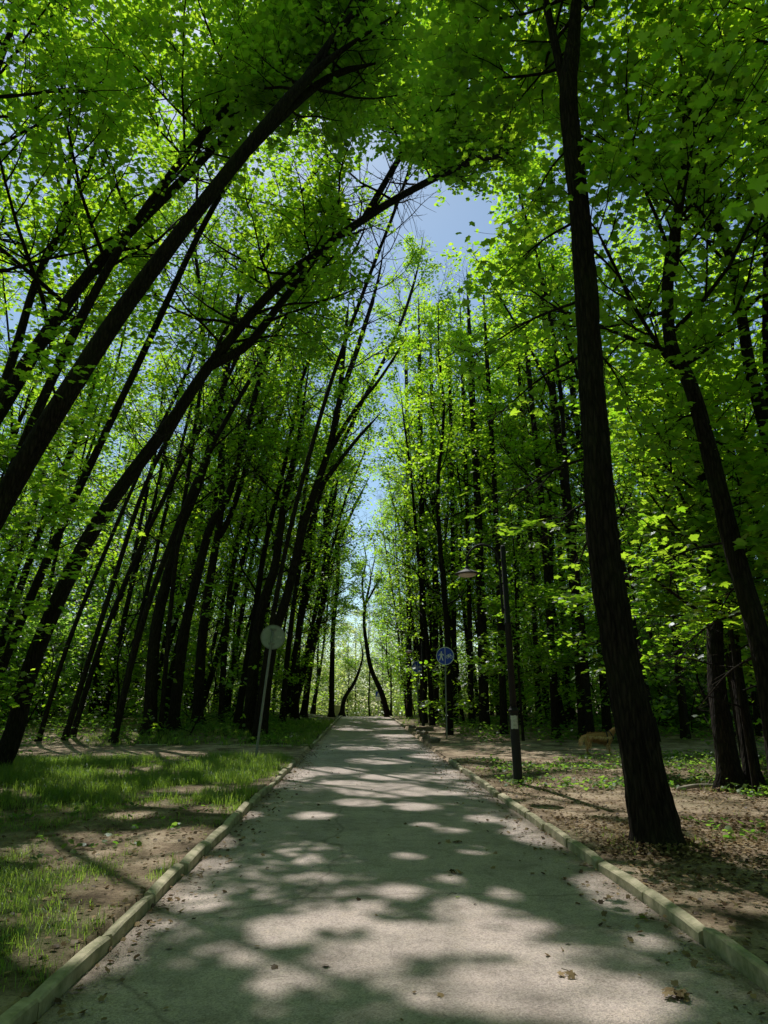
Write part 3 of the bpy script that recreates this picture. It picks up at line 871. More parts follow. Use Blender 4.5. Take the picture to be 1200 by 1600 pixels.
key_tree(15, [(234, 1137), (242, 996), (262, 900), (282, 825), (307, 765), (335, 675), (352, 590), (370, 480)], 27, 28.5, 21, 7,
         'leftmost of the three dark trunks standing behind the grass left of the path', t0=.5, nl=18, LL=3.4, top_ext=4)
key_tree(16, [(270, 1135), (287, 996), (310, 892), (330, 820), (352, 785), (372, 725), (388, 660), (412, 570), (450, 450)], 28, 30, 18, 6,
         'middle one of the three dark trunks standing behind the grass', t0=.5, nl=18, LL=3.4, top_ext=4)
key_tree(17, [(308, 1129), (317, 987), (331, 890), (345, 800), (348, 700), (352, 620)], 30, 31, 18, 6,
         'rightmost of the three dark trunks behind the grass, forked halfway up', t0=.55, nl=8, LL=3,
         forks=[([(340, 830), (362, 800), (400, 680), (435, 560), (450, 470)], 30.3, 32, 13, 6, 8, 3)])
key_tree(18, [(388, 1131), (404, 975), (428, 890), (438, 830), (446, 770), (465, 690)], 29, 30, 19, 7,
         'thick dark trunk directly behind the grey sign disc', t0=.55, nl=16, LL=3.3, top_ext=5)
key_tree(19, [(408, 1132), (425, 1010), (450, 925), (475, 820), (493, 765), (516, 695), (531, 625), (560, 540), (590, 440)], 28.5, 30, 18, 6,
         'tall dark trunk right of the grey sign disc, with bare limbs reaching over the path', t0=.55, nl=16, LL=3.0, top_ext=3,
         forks=[([(495, 765), (520, 735), (556, 688), (600, 640)], 29, 30, 9, 4, 3, 1.8), ([(520, 690), (555, 640), (595, 590), (640, 520)], 29, 30, 8, 3, 4, 1.8), ([(535, 610), (538, 540), (545, 470)], 29.3, 30, 9, 4, 4, 2)])
key_tree(20, [(461, 1120), (464, 1017), (476, 920), (486, 850), (496, 780), (512, 700)], 43, 44, 13, 6,
         'straight dark trunk on the left verge between the grey disc and the cream box', t0=.5, nl=10, LL=3)
key_tree(21, [(474, 1118), (488, 1017), (508, 925), (512, 870), (508, 820), (510, 700), (512, 620)], 50, 51, 11, 5,
         'slim dark trunk leaning over the left verge and forking above head height', t0=.55, nl=8, LL=2.6,
         forks=[([(510, 905), (526, 858), (550, 800), (580, 740)], 50, 51, 7, 3, 5, 2)])
key_tree(22, [(518, 1117), (519, 1037), (521, 975), (528, 900), (528, 830), (534, 760)], 54, 55, 9, 4,
         'thin upright trunk beside the cream box at the left kerb', t0=.4, nl=10, LL=2.2)
key_tree(23, [(607, 1120), (597, 1085), (580, 1046), (573, 1010), (569, 975), (571, 945), (579, 905), (577, 875)], 58, 58, 9.5, 2.5,
         'bare curved dark tree leaning left over the far end of the path', t0=.6, nl=14, LL=2.2,
         forks=[([(571, 942), (566, 910), (572, 875), (566, 840)], 58, 58, 4, 1.2, 6, 1.3), ([(573, 930), (592, 905), (598, 880)], 58, 58, 4, 1.5, 2, .9), ([(579, 900), (586, 865), (582, 835)], 58, 58, 4, 1.5, 2, .9)], k=5, bark='bark_far')
key_tree(24, [(534, 1117), (538, 1092), (553, 1068), (562, 1045), (567, 1022), (562, 1000)], 62, 62, 8, 2,
         'small bent tree leaning right at the far left end of the path', t0=.5, nl=4, LL=1.8, k=5, bark='bark_far')

key_tree(46, [(250, 1150), (272, 900), (300, 700), (318, 560), (312, 450), (305, 380), (310, 260)], 27, 27, 8, 4,
         'thin upright trunk crossing behind the forked leaning tree', t0=.5, nl=24, LL=3.6, top_ext=4, sides=10)
key_tree(47, [(100, 1150), (180, 900), (235, 740), (310, 600), (390, 440), (450, 330), (520, 230)], 25, 24, 9, 4,
         'thin slanting trunk close behind the forked leaning tree', t0=.5, nl=26, LL=3.8, top_ext=3, sides=10)
key_tree(48, [(-120, 1230), (-40, 900), (60, 640), (180, 400), (300, 230), (430, 90), (520, -20)], 13, 13, 20, 7,
         'slender trunk running parallel above the thick leaning trunk at upper left', t0=.55, nl=26, LL=3.8, top_ext=4, sides=12, k=4, thr=-.3)
key_tree(49, [(-60, 1180), (80, 860), (220, 560), (330, 330), (430, 180), (500, 60)], 17, 16, 15, 5,
         'slender trunk between the two great leaning trunks', t0=.5, nl=28, LL=3.8, top_ext=5, sides=12, k=4, thr=-.25)
key_tree(50, [(395, 1170), (420, 1000), (455, 820), (510, 620), (570, 450), (620, 320), (660, 200)], 25.5, 22, 9, 4,
         'thin leaning trunk rising from the left track edge and arching over the path', t0=.45, nl=28, LL=3.6, top_ext=3, sides=10, k=4, thr=-.3)
key_tree(41, [(345, 1132), (352, 1000), (365, 880), (395, 760), (440, 640), (500, 480), (560, 380)], 33, 34, 10, 4,
         'slim leaning trunk just right of the three dark trunks behind the grass', t0=.45, nl=20, LL=3.4, top_ext=3)
key_tree(42, [(440, 1125), (452, 1000), (470, 880), (505, 760), (560, 640), (620, 520), (650, 430)], 38, 39, 9, 4,
         'thin leaning trunk between the grey sign disc and the left verge trees', t0=.45, nl=20, LL=3.2, top_ext=3)
key_tree(43, [(178, 1142), (215, 1000), (262, 860), (330, 700), (410, 560), (480, 430)], 24.5, 25, 11, 5,
         'slanting trunk left of the three dark trunks behind the grass', t0=.4, nl=22, LL=3.4, top_ext=4)
key_tree(44, [(112, 1150), (160, 1000), (222, 850), (300, 690), (370, 560)], 26, 27, 9, 5,
         'second slanting trunk left of the three dark trunks, nearer the left edge', t0=.45, nl=18, LL=3.4, top_ext=5)
key_tree(45, [(60, 1148), (105, 1010), (165, 860), (235, 700), (300, 560)], 25, 26, 8, 4,
         'thin slanting trunk behind the forked leaning tree on the left bank', t0=.5, nl=16, LL=3.2, top_ext=4)
# slim trunks of the right side
for (sd_, px0, w_, Y_, dx, lab) in [(51, 711, 9, 40, -8, 'slim trunk directly right of the larger blue sign'), (52, 737, 9, 36, -14, 'slim trunk halfway between the larger blue sign and the lamp'),
                                   (53, 757, 17, 33, -20, 'stout dark trunk just left of the street lamp'), (54, 787, 12, 30, -24, 'dark trunk hidden half behind the street lamp'),
                                   (55, 842, 10, 33, -30, 'thin trunk right of the street lamp'), (56, 868, 14, 27, -40, 'dark trunk midway between the lamp and the massive trunk'),
                                   (57, 912, 19, 26.5, -50, 'stout dark trunk behind the tail end of the dog'), (58, 948, 15, 28, -55, 'dark trunk rising behind the head of the dog'),
                                   (59, 1069, 14, 26, -70, 'slim trunk in the shade right of the massive trunk'), (60, 662, 12, 42, -6, 'dark trunk directly behind the far blue sign'),
                                   (61, 682, 10, 44, -8, 'slim trunk between the two blue signs'), (62, 640, 9, 52, -5, 'slim trunk at the right verge beside the brick pier')]:
    key_tree(sd_, [(px0, 1130), (px0 + dx * .25, 950), (px0 + dx * .55, 780), (px0 + dx, 600)], Y_, Y_ + .5, w_, w_ * .5, lab, t0=.5, nl=12, LL=3.0, top_ext=7, sides=10, group=None)

# the big trunk on the right and its neighbours
key_tree(31, [(1030, 1318), (1012, 1230), (985, 1100), (966, 1000), (943, 850), (932, 700), (924, 590), (912, 400), (903, 300), (888, 150), (896, 60), (905, -60), (915, -200)], 7.6, 8.2, 80, 19,
         'massive black trunk rising the full height right of the path with the dog behind it', t0=.86, nl=18, LL=3.6, k=4, thr=-.3, side=(0, .6),
         forks=[([(890, 160), (872, 90), (852, 0), (830, -100)], 8.1, 8.6, 16, 9, 4, 2.4)],
         sprays=[(850, 850, 9.2, .9, .2, 260, .19, 'maple', 'leaf_low'), (790, 790, 9.2, .6, .2, 130, .19, 'maple', 'leaf_low'), (970, 800, 9.8, .6, .25, 130, .18, 'maple', 'leaf_low'),
                 (900, 900, 9.6, .5, .15, 110, .18, 'maple', 'leaf_low'), (740, 560, 9.2, .7, .3, 110, .17, 'maple', 'leaf'), (980, 620, 8.8, .8, .3, 130, .17, 'maple', 'leaf'),
                 (780, 440, 9, .8, .35, 120, .16, 'maple', 'leaf'), (1000, 480, 9, .8, .3, 130, .16, 'maple', 'leaf'), (780, 650, 9.5, .6, .2, 90, .17, 'maple', 'leaf_low'),
                 (830, 320, 9, .9, .4, 180, .15, 'maple', 'leaf'), (780, 200, 9.5, 1.0, .5, 220, .15, 'maple', 'leaf'), (1010, 300, 9, .9, .4, 160, .15, 'maple', 'leaf')],
         sides=88, rough=.2, flare=.2, n=240, curve=.55)
key_tree(32, [(1235, 1290), (1212, 1130), (1186, 1000), (1147, 860), (1107, 700), (1078, 600), (1048, 535), (1044, 430), (1060, 330), (1068, 250), (1064, 120), (1070, -20)], 8.6, 10.5, 44, 9,
         'curving brown trunk at the right edge, leaning left behind the big black trunk', t0=.45, nl=18, LL=3.6,
         sprays=[(1060, 1020, 11, .8, .25, 180, .18, 'maple', 'leaf_low'), (1010, 900, 10.5, .8, .25, 190, .18, 'maple', 'leaf_low'), (1100, 1100, 12, .7, .2, 110, .18, 'maple', 'leaf_low'), (1040, 680, 9.5, .8, .3, 160, .17, 'maple', 'leaf_low'),
                 (1150, 720, 9.5, .8, .35, 150, .17, 'maple', 'leaf'), (1120, 540, 9, .8, .35, 150, .16, 'maple', 'leaf'), (1130, 950, 9.5, .6, .2, 100, .17, 'maple', 'leaf')], sides=30, rough=.14, n=90)
key_tree(33, [(1143, 1229), (1128, 1130), (1119, 1050), (1116, 930), (1110, 830), (1090, 700), (1080, 560)], 12.0, 13, 38, 12,
         'trunk with a sunlit left flank, left of the pair by the sunny weeds at right', t0=.5, nl=16, LL=3.4, sides=20, rough=.13)
key_tree(34, [(1180, 1237), (1162, 1120), (1150, 1040), (1146, 950), (1150, 830), (1165, 640)], 12.2, 13.2, 26, 10,
         'slimmer right-hand trunk of the pair standing by the sunny weeds', t0=.5, nl=14, LL=3.2, sides=16, rough=.13)
key_tree(35, [(1330, 1240), (1260, 900), (1195, 665), (1172, 575), (1160, 500), (1140, 400), (1118, 340), (1102, 270), (1100, 180)], 10.5, 12, 30, 9,
         'slim trunk slanting up along the upper right edge of the canopy', t0=.5, nl=14, LL=3.2, forks=[([(1195, 665), (1200, 530), (1200, 265), (1175, 200), (1130, 125), (1095, 40)], 11, 12, 22, 9, 8, 3)])
# out-of-frame tree whose branch hangs in at the top right
T = Tree(36)
P, rad = T.stem([(4.6, 1.2, 0), (4.5, 1.3, 3), (4.2, 1.6, 6), (4.0, 2, 10), (3.9, 2.2, 14)], .17, .07)
T.crown_on(P, rad, .35, 14, 3.4, .3)
ex = []
for (cx, cy, Y, nn, spr) in [(1200, 300, 3.0, 4, .09), (1085, 75, 5.0, 14, .35), (1150, 170, 5.4, 26, .5), (1120, 230, 5.8, 20, .4), (1160, 60, 6, 30, .6)]:
    c = np.array(at(cx, cy, Y))
    i = int(np.argmin(np.linalg.norm(P - c, axis=1)))
    bp = resample([P[i], (P[i] + c) / 2 + np.array([0, 0, .15]), c], 8)
    T.add_tube(bp, np.linspace(.018, .003, 8), 5)
    ex.append((c + T.rng.normal(0, 1, (nn, 3)) * np.array([spr, spr * .6, spr * .5]), .15, 'maple', 'leaf'))
build_tree(T, (4.6, 1.2, 0), 'tree just outside the right edge whose big lit leaves hang in at upper right', extra=ex)

# big maples just outside the picture whose crowns roof the near path
for sd_, x, y, lx, ly, h, nl_, lab in [(222, -8.6, 7.6, .2, .05, 18, 11, 'maple outside the left edge, farther from the path'),
                             (224, 6.4, 5.2, -.1, .1, 18, 18, 'maple outside the right edge beside the massive trunk'),
                             (225, 8.8, 7.4, -.08, .05, 19, 18, 'maple outside the right edge behind the slim slanting trunk'), (226, -10.8, 12.5, .2, 0, 19, 20, 'maple outside the left edge behind the veiled trunk'),
                             (227, 4.1, -1.2, -.05, .2, 19, 18, 'maple right of the viewpoint with its crown above the path')]:
    T = Tree(sd_); z = ground_z(x, y)
    P, rad = T.stem([np.array((x + lx * h * t + .3 * math.sin(t * 5 + sd_), y + ly * h * t, z - .1 + h * t)) for t in (0, .2, .4, .6, .8, 1)], .19, .04)
    T.crown_on(P, rad, .5, nl_, 4.0, .3, None, (.1, 1.1))
    build_tree(T, (x, y, z), lab)

# slim leafy maples standing close on both sides, below the high canopy
def slim(seed, x, y, h, lean, label, r=.05, nl=16, LL=2.0, k=6, crown0=.2):
    T = Tree(seed); z = ground_z(x, y)
    pts = [(x, y, z - .1), (x + lean * h * .3, y, z + h * .33), (x + lean * h * .62 + .15, y + .1, z + h * .66), (x + lean * h, y - .1, z + h)]
    P, rad = T.stem([np.array(p) for p in pts], r, .012, .3, 9, .08)
    T.crown_on(P, rad, crown0, nl, LL, .15, None, (.15, .8))
    build_tree(T, (x, y, z), label, k=4, spread=.22, size=.165, leaf='leaf_low', flat=.25, group='slim young maples under the high canopy', name='maple_sapling', tilt=.35)
slims = [(201, -7.6, 12.5, 8, .22, 'slim leafy maple left of the two great leaning trunks'), (202, -9.6, 15.5, 10, .2, 'taller slim maple whose leaves veil the left leaning trunks'),
         (204, -11.5, 17.5, 11, .2, 'slim maple at the left border filling the gap below the high crowns'),
         (205, -8.8, 9.5, 7, .2, 'low slim maple at the lower left border'), 
         (207, 5.9, 15.6, 7.5, -.03, 'slim maple hidden partly behind the left side of the massive trunk'), (208, 7.4, 14.0, 9, -.08, 'slim maple behind the massive trunk'),
         (209, 6.1, 11.4, 6, -.05, 'slim bright maple just right of the massive trunk'), (210, 8.6, 16.5, 10, -.05, 'slim maple behind the pair of trunks at right'), (212, 9.6, 12.2, 8.5, -.06, 'slim maple at the right border by the weeds'),
         (213, 5.6, 25.4, 10, -.02, 'slim maple behind the crossing track at right'), (214, 8.0, 26.5, 9, 0, 'slim maple beyond the dog, behind the track'), (216, 7.2, 9.4, 9.5, -.08, 'slim maple leaning in front of the curving brown trunk')]
for a_ in slims: slim(*a_)

# ------------------------------------------------------------------ the forest behind
def proto(seed, h, r, crown0, nl, LL, leaf, size, lean=(0, 0), k=5, spread=.27, kind='far', low=0, bark='bark_far', fork=False):
    """a background tree at the origin: returns (trunk mesh, crown mesh)"""
    T = Tree(seed, False); rng = T.rng
    pts = [np.array([0, 0, -.15])]
    x = np.array([0., 0.])
    m = 6
    for i in range(1, m + 1):
        x = x + rng.normal(0, .22, 2) + np.array(lean) * h / m
        pts.append(np.array([x[0], x[1], h * i / m]))
    P, rad = T.stem(pts, r, r * .22, .3, 10, .12, n=22)
    T.crown_on(P, rad, crown0, nl, LL, .35)
    if fork:
        j = 9
        d = np.array([rng.normal(0, .3), rng.normal(0, .3), 1.0])
        fp = [P[j], P[j] + d * 2.5 + np.array([.5, 0, 0]), P[j] + d * 6 + np.array([.9, 0, 0])]
        FP, fr = T.stem(fp, rad[j] * .7, .03, 0, 7, .05)
        T.crown_on(FP, fr, .3, 6, LL * .7)
    for _ in range(low):
        z = rng.uniform(min(1.5, h * crown0 * .5), h * crown0)
        i = int(z / h * 21)
        a = rng.random() * 6.28
        T.limb(P[i], (math.cos(a), math.sin(a), .25), rng.uniform(.8, 1.8), .015, 1, .1)
    wood = T.wood_mesh('trunk'); wood.materials.append(MAT[bark])
    wood.polygons.foreach_set('use_smooth', [True] * len(wood.polygons))
    Cn, tint = T.leaf_centres(k, spread, .4)
    m_ = clump_keep(Cn, seed, .6, .13); Cn, tint = Cn[m_], tint[m_]
    cr = leaf_mesh('crown', Cn, size, kind, rng, .5, tint_c=tint); cr.materials.append(MAT[leaf])
    return wood, cr, (Cn, tint, size, kind, leaf)

PRO = {
    'forest': [proto(101 + i, 22 + (i % 3) * 2, [.13, .16, .11, .15, .10, .17][i], .22, 19, 3.7, 'leaf', .2, k=3, spread=.30, low=14, fork=i % 2 == 0) for i in range(6)],
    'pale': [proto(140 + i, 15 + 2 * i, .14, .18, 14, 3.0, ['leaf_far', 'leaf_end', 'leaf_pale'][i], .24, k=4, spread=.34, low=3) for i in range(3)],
    'sapling': [proto(160 + i, [5.5, 4.2, 7][i], [.03, .025, .045][i], .15, [12, 9, 14][i], [1.6, 1.4, 2.0][i], 'leaf_low', .17, k=4, spread=.24, kind='mid', low=4) for i in range(3)],
}
RNG = np.random.default_rng(99)
def plant(kind, i, x, y, label, group, rz=0, s=1.0, tx=0, ty=0, cat='tree', name='maple_tree'):
    wood, cr, (Cn, tint, size, lk, lm) = PRO[kind][i % len(PRO[kind])]
    r = empty(name, (x, y, ground_z(x, y)))
    r.rotation_euler = (tx, ty, rz) ; r.scale = (s, s, s)
    r.rotation_mode = 'XYZ'
    # lean in world axes after turning about its own trunk
    M = Euler((tx, ty, 0)).to_matrix() @ Euler((0, 0, rz)).to_matrix()
    r.rotation_euler = M.to_euler()
    tag(r, label, cat, group)
    Mn = np.array(M) * s; loc = np.array(r.location)
    if -30 < x < 12 and y < 48 and kind != 'pale':
        Wc = Cn @ Mn.T + loc
        kp = prune(Wc, RNG)
        if (~kp).sum() > 60:          # this crown has gaps of its own
            cr = leaf_mesh('crown', Cn[kp], size, lk, RNG, .5, tint_c=tint[kp]); cr.materials.append(MAT[lm])
    for nm, me in (('trunk', wood), ('crown', cr)):
        o = bpy.data.objects.new(nm, me); COL.objects.link(o); o.parent = r
    return r

rr = random.Random(21)
placed = [(t.location.x, t.location.y) for t in ALL_TREES]
def ok(x, y, d):
    return all((x - a) ** 2 + (y - b) ** 2 > d * d for a, b in placed)
def tone(g): return g
LEFT_L = 'one of the many slanting dark trunks crowded in the forest left of the path'
RIGHT_L = 'one of the many straight dark trunks crowded in the forest right of the path'
n_left = n_right = 0
for _ in range(9000):
    side = rr.random() < .5
    y = rr.uniform(9, 72)
    if side:
        x = rr.uniform(-34, -3.4)
        if y < 25 and x > -9.5: continue
        if y < 14 and x > -11: continue
        if -7 < x and y < 40: continue
    else:
        x = rr.uniform(3.6, 34)
        if y < 22 and x < 8.0: continue
        if y < 30 and x < 4.5: continue
        if x < 11 and 24 < y < 46 and rr.random() < .6: continue
    if 18.6 < y < 24.2: continue
    if abs(x) > .62 * y + 10: continue
    dmin = 1.9 if abs(x) < 12 and y > 24 else 3.0
    if abs(x) > 18 or y > 55: dmin = 3.6
    if not ok(x, y, dmin): continue
    if side and n_left >= 80 or not side and n_right >= 115: continue
    placed.append((x, y))
    s = rr.uniform(.82, 1.12)
    if side:
        n_left += 1
        lean = R(rr.uniform(5, 14)) * (1 if y < 50 else .5)
        plant('forest', rr.randrange(6), x, y, LEFT_L, 'slanting trunks in the forest on the left', rr.uniform(0, 6.28), s, 0, lean)
    else:
        n_right += 1
        lean = R(rr.uniform(-7, 2))
        plant('forest', rr.randrange(6), x, y, RIGHT_L, 'straight trunks in the forest on the right', rr.uniform(0, 6.28), s * .95, R(rr.uniform(-3, 3)), lean)
# trees that close the avenue farther along
for (x, y, ln) in [(-4.6, 34.5, 9), (-4.3, 40.5, 8), (-4.4, 46, 9), (-4.2, 52.5, 8), (-4.5, 59, 7), (5.6, 40.5, -6), (4.9, 45, -7), (4.3, 49.5, -6), (4.5, 55.5, -7), (4.2, 62, -6), (-4.4, 66, 6), (-5.2, 30.8, 9)]:
    placed.append((x, y))
    plant('forest', rr.randrange(6), x, y, 'maple in the ' + ('left' if x < 0 else 'right') + ' row whose crown arches over the far path', 'maples lining the ' + ('left' if x < 0 else 'right') + ' side of the far path', rr.uniform(0, 6.28), rr.uniform(.8, .98), 0, R(ln))
# young understorey trees
ns = 0
for _ in range(4000):
    if ns >= 250: break
    side = rr.random() < .5
    y = rr.uniform(10, 62); x = rr.uniform(-26, -5.0) if side else rr.uniform(4.2, 26)
    if y < 26 and ((side and x > -9.5) or (not side and x < 8.5)): continue
    if 18.6 < y < 24.2 or abs(x) > .6 * y + 6 or not ok(x, y, 1.5): continue
    placed.append((x, y)); ns += 1
    plant('sapling', rr.randrange(3), x, y, 'young leafy maple filling the gaps between the ' + ('left' if side else 'right') + ' forest trunks', 'young maples under the ' + ('left' if side else 'right') + ' forest',
          rr.uniform(0, 6.28), rr.uniform(.8, 1.25), R(rr.uniform(-5, 5)), R(rr.uniform(0, 9)) * (1 if side else -1), name='maple_sapling')
# pale sunlit trees closing the far end of the path
nf = 0
for _ in range(3000):
    if nf >= 46: break
    y = rr.uniform(76, 125); x = rr.uniform(-26, 26)
    if abs(x) < 2.2 and y < 92: continue
    if not ok(x, y, 3.6): continue
    placed.append((x, y)); nf += 1
    plant('pale', rr.randrange(3), x, y, 'one of the pale sunlit trees closing the far end of the path', 'pale trees beyond the end of the path', rr.uniform(0, 6.28), rr.uniform(.75, 1.15), 0, 0, name='broadleaf_tree')
# far-off wood: one mass of foliage all round
def far_wood():
    rr = random.Random(31); rng = np.random.default_rng(31); C = []; Tn = []
    def put(n, a0, a1, r0, r1, z1, m, sp):
        for _ in range(n):
            a = R(rr.uniform(a0, a1)); rd = rr.uniform(r0, r1)
            x, y = rd * math.sin(a), rd * math.cos(a)
            z = ground_z(x, y) + z1 * rr.random() ** 1.15
            c = np.array([x, y, z]); t = rr.random()
            k = m
            C.append(c + rng.normal(0, 1, (k, 3)) * np.array([sp, sp, sp * .45])); Tn.append(np.full(k, t))
    put(3000, -44, -13, 52, 74, 17, 16, .8)
    put(3000, 11, 44, 52, 74, 17, 16, .8)
    put(2200, -50, -22, 34, 50, 5, 14, .6)
    put(2200, 20, 50, 34, 50, 5, 14, .6)
    put(3600, 50, 310, 16, 34, 17, 18, .9)  # unseen leaf ring beside and behind the viewpoint, added to block sky light
    n_end = len(C)
    put(3600, -15, 15, 96, 130, 15, 18, 1.1)
    put(900, -12, -2.2, 78, 92, 4, 14, .7); put(900, 2.2, 12, 78, 92, 4, 14, .7); put(1800, -7, 7, 100, 116, 9, 14, .9)
    # (the closing stand is put in last)
    for i0, i1, mt, lab in ((0, n_end, 'leaf_far', 'far-off wood that reads as one mass of foliage behind the trunks, with an unseen sky-blocking leaf ring behind the viewpoint'), (n_end, len(C), 'leaf_end', 'sunlit yellow-green foliage mass closing the far end of the path')):
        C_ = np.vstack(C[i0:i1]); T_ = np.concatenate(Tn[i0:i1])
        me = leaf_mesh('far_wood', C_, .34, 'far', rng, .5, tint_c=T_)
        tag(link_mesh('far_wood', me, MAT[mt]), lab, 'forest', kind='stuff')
far_wood()
# trees behind and beside the viewpoint: they keep the sky off the near trunks
for (x, y) in [(-6, -4), (-10, 2), (-14, 6), (-5, -11), (-11, -7), (6, -5), (9, 0), (7.5, -11), (12, 5), (13, -6), (0.8, -16), (-2, -13), (15, 9), (4.5, -2.5), (-4, 0.5), (-7.5, -9), (3, -11), (-3.5, -7), (8, -8), (-12, -12), (11, 3), (-17, 0), (17, 1), (-9, -14), (3.8, -7), (-1.5, -5), (1.8, -4.2), (5.5, -9), (-6.5, -2), (7, -2), (-2.5, -9), (10, -4), (-8.5, -5.5)]:
    plant('forest', rr.randrange(6), x, y, 'maple standing outside the picture behind the viewpoint', 'maples behind the viewpoint', rr.uniform(0, 6.28), rr.uniform(.9, 1.1), 0, R(rr.uniform(-3, 8)) * (1 if x < 0 else -.5))
print('forest', n_left, n_right, ns, nf)
# ------------------------------------------------------------------ built things
def bm_obj(name, bm, mat, parent=None, smooth_shade=False):
    bmesh.ops.recalc_face_normals(bm, faces=bm.faces)
    me = bpy.data.meshes.new(name); bm.to_mesh(me); bm.free()
    return link_mesh(name, me, mat, parent, smooth_shade)

def bm_lathe(bm, prof, seg=24, c=(0, 0, 0)):
    rings = []
    for r, z in prof:
        rings.append([bm.verts.new((c[0] + r * math.cos(2 * math.pi * k / seg), c[1] + r * math.sin(2 * math.pi * k / seg), c[2] + z)) for k in range(seg)])
    for a_, b_ in zip(rings, rings[1:]):
        for k in range(seg):
            bm.faces.new((a_[k], a_[(k + 1) % seg], b_[(k + 1) % seg], b_[k]))
    bm.faces.new(list(reversed(rings[0]))); bm.faces.new(rings[-1])

def tube_obj(name, pts, radii, mat, parent, sides=12, n=None):
    Vl, Fl = [], []
    P = resample(pts, n or len(pts) * 5)
    rd = np.interp(np.linspace(0, 1, len(P)), np.linspace(0, 1, len(radii)), radii)
    tube(P, rd, sides, Vl, Fl, 0)
    me = fast_mesh(name, np.vstack(Vl), np.vstack(Fl), 4)
    bm = bmesh.new(); bm.from_mesh(me); bmesh.ops.holes_fill(bm, edges=[e for e in bm.edges if e.is_boundary]); bm.to_mesh(me); bm.free()
    return link_mesh(name, me, mat, parent, True)

def bm_box(bm, lo, hi, bev=0):
    vs = [bm.verts.new((x, y, z)) for x in (lo[0], hi[0]) for y in (lo[1], hi[1]) for z in (lo[2], hi[2])]
    for f in ((0, 1, 3, 2), (4, 6, 7, 5), (0, 4, 5, 1), (2, 3, 7, 6), (0, 2, 6, 4), (1, 5, 7, 3)):
        bm.faces.new([vs[i] for i in f])

# street lamps
def street_lamp(loc, label, detail=True, hgt=1.0):
    r = empty('street_lamp', loc); tag(r, label, 'street lamp', 'street lamps on the right of the path')
    bm = bmesh.new()
    bm_lathe(bm, [(.088, -.1), (.088, .0), (.083, .02), (.081, 1.2), (.084, 1.22), (.096, 1.225), (.096, 1.26), (.078, 1.27), (.066, 1.30), (.066, 1.31)], 28)
    bm_obj('base_column', bm, MAT['black_paint'], r, True)
    bm = bmesh.new()
    bm_lathe(bm, [(.060, 1.30), (.060, 2.8), (.064, 2.805), (.064, 2.83), (.054, 2.84), (.048, 4.28), (.03, 4.31), (.0, 4.32)][:-1], 24)
    bm_obj('pole', bm, MAT['black_paint'], r, True)
    arm = [(-.078, 0, 3.0), (-.085, 0, 3.3), (-.09, 0, 3.8), (-.11, 0, 4.08), (-.22, 0, 4.26), (-.40, 0, 4.33), (-.58, 0, 4.26), (-.69, 0, 4.10), (-.715, 0, 3.96), (-.715, 0, 3.9)]
    tube_obj('arm', [(x * 1.0, y, z) for x, y, z in arm], [.024, .022, .019, .017], MAT['black_paint'], r, 12, 60)
    for z in (3.05, 3.55):
        bm = bmesh.new(); bm_box(bm, (-.11, -.03, z), (0.0, .03, z + .03)); bm_obj('clamp', bm, MAT['black_paint'], r)
    bm = bmesh.new()
    bm_lathe(bm, [(.022, 3.92), (.035, 3.90), (.04, 3.86), (.075, 3.845), (.12, 3.825), (.20, 3.79), (.245, 3.765), (.245, 3.757), (.19, 3.765)], 32, (-.715, 0, 0))
    sh = bm_obj('lamp_shade', bm, MAT['black_paint'], r, True)
    bm = bmesh.new()
    bm_lathe(bm, [(.185, 3.762), (.165, 3.735), (.11, 3.712), (.04, 3.703)], 28, (-.715, 0, 0))
    bm_obj('glass_cover', bm, MAT['glass'], sh, True)
    if detail:
        # remains of a pasted notice wrapped round the lower column
        bm = bmesh.new(); rows = 7; cols = 12; rv = random.Random(4); g = []
        for i in range(rows):
            z = .93 + .23 * i / (rows - 1)
            g.append([bm.verts.new((.0835 * math.cos(a_), .0835 * math.sin(a_), z + rv.uniform(-.006, .006))) for a_ in
                      [R(-150) + R(95) * (k / (cols - 1)) + (rv.uniform(-.06, .06) if k in (0, cols - 1) else 0) for k in range(cols)]])
        for i in range(rows - 1):
            for k in range(cols - 1): bm.faces.new((g[i][k], g[i][k + 1], g[i + 1][k + 1], g[i + 1][k]))
        bm_obj('pasted_notice', bm, MAT['poster'], r, True)
    return r
lp = ground_at(804, 13.2)
l1 = street_lamp(lp, 'black gooseneck street lamp with pasted white notice, right of the path')
l1.rotation_euler = (0, R(-1.2), 0)
l2 = street_lamp(ground_at(661, 38), 'far smaller black gooseneck street lamp behind the two blue signs'); l2.rotation_euler = (0, 0, 0)

# round traffic signs
def disc(bm, rad, y0, y1, seg=40, c=(0, 0)):
    f = [bm.verts.new((c[0] + rad * math.cos(2 * math.pi * k / seg), y0, c[1] + rad * math.sin(2 * math.pi * k / seg))) for k in range(seg)]
    b = [bm.verts.new((c[0] + rad * math.cos(2 * math.pi * k / seg), y1, c[1] + rad * math.sin(2 * math.pi * k / seg))) for k in range(seg)]
    bm.faces.new(f); bm.faces.new(list(reversed(b)))
    for k in range(seg): bm.faces.new((f[k], b[k], b[(k + 1) % seg], f[(k + 1) % seg]))
def ring(bm, r0, r1, y, seg=40, c=(0, 0)):
    a_ = [bm.verts.new((c[0] + r0 * math.cos(2 * math.pi * k / seg), y, c[1] + r0 * math.sin(2 * math.pi * k / seg))) for k in range(seg)]
    b = [bm.verts.new((c[0] + r1 * math.cos(2 * math.pi * k / seg), y, c[1] + r1 * math.sin(2 * math.pi * k / seg))) for k in range(seg)]
    for k in range(seg): bm.faces.new((a_[k], a_[(k + 1) % seg], b[(k + 1) % seg], b[k]))
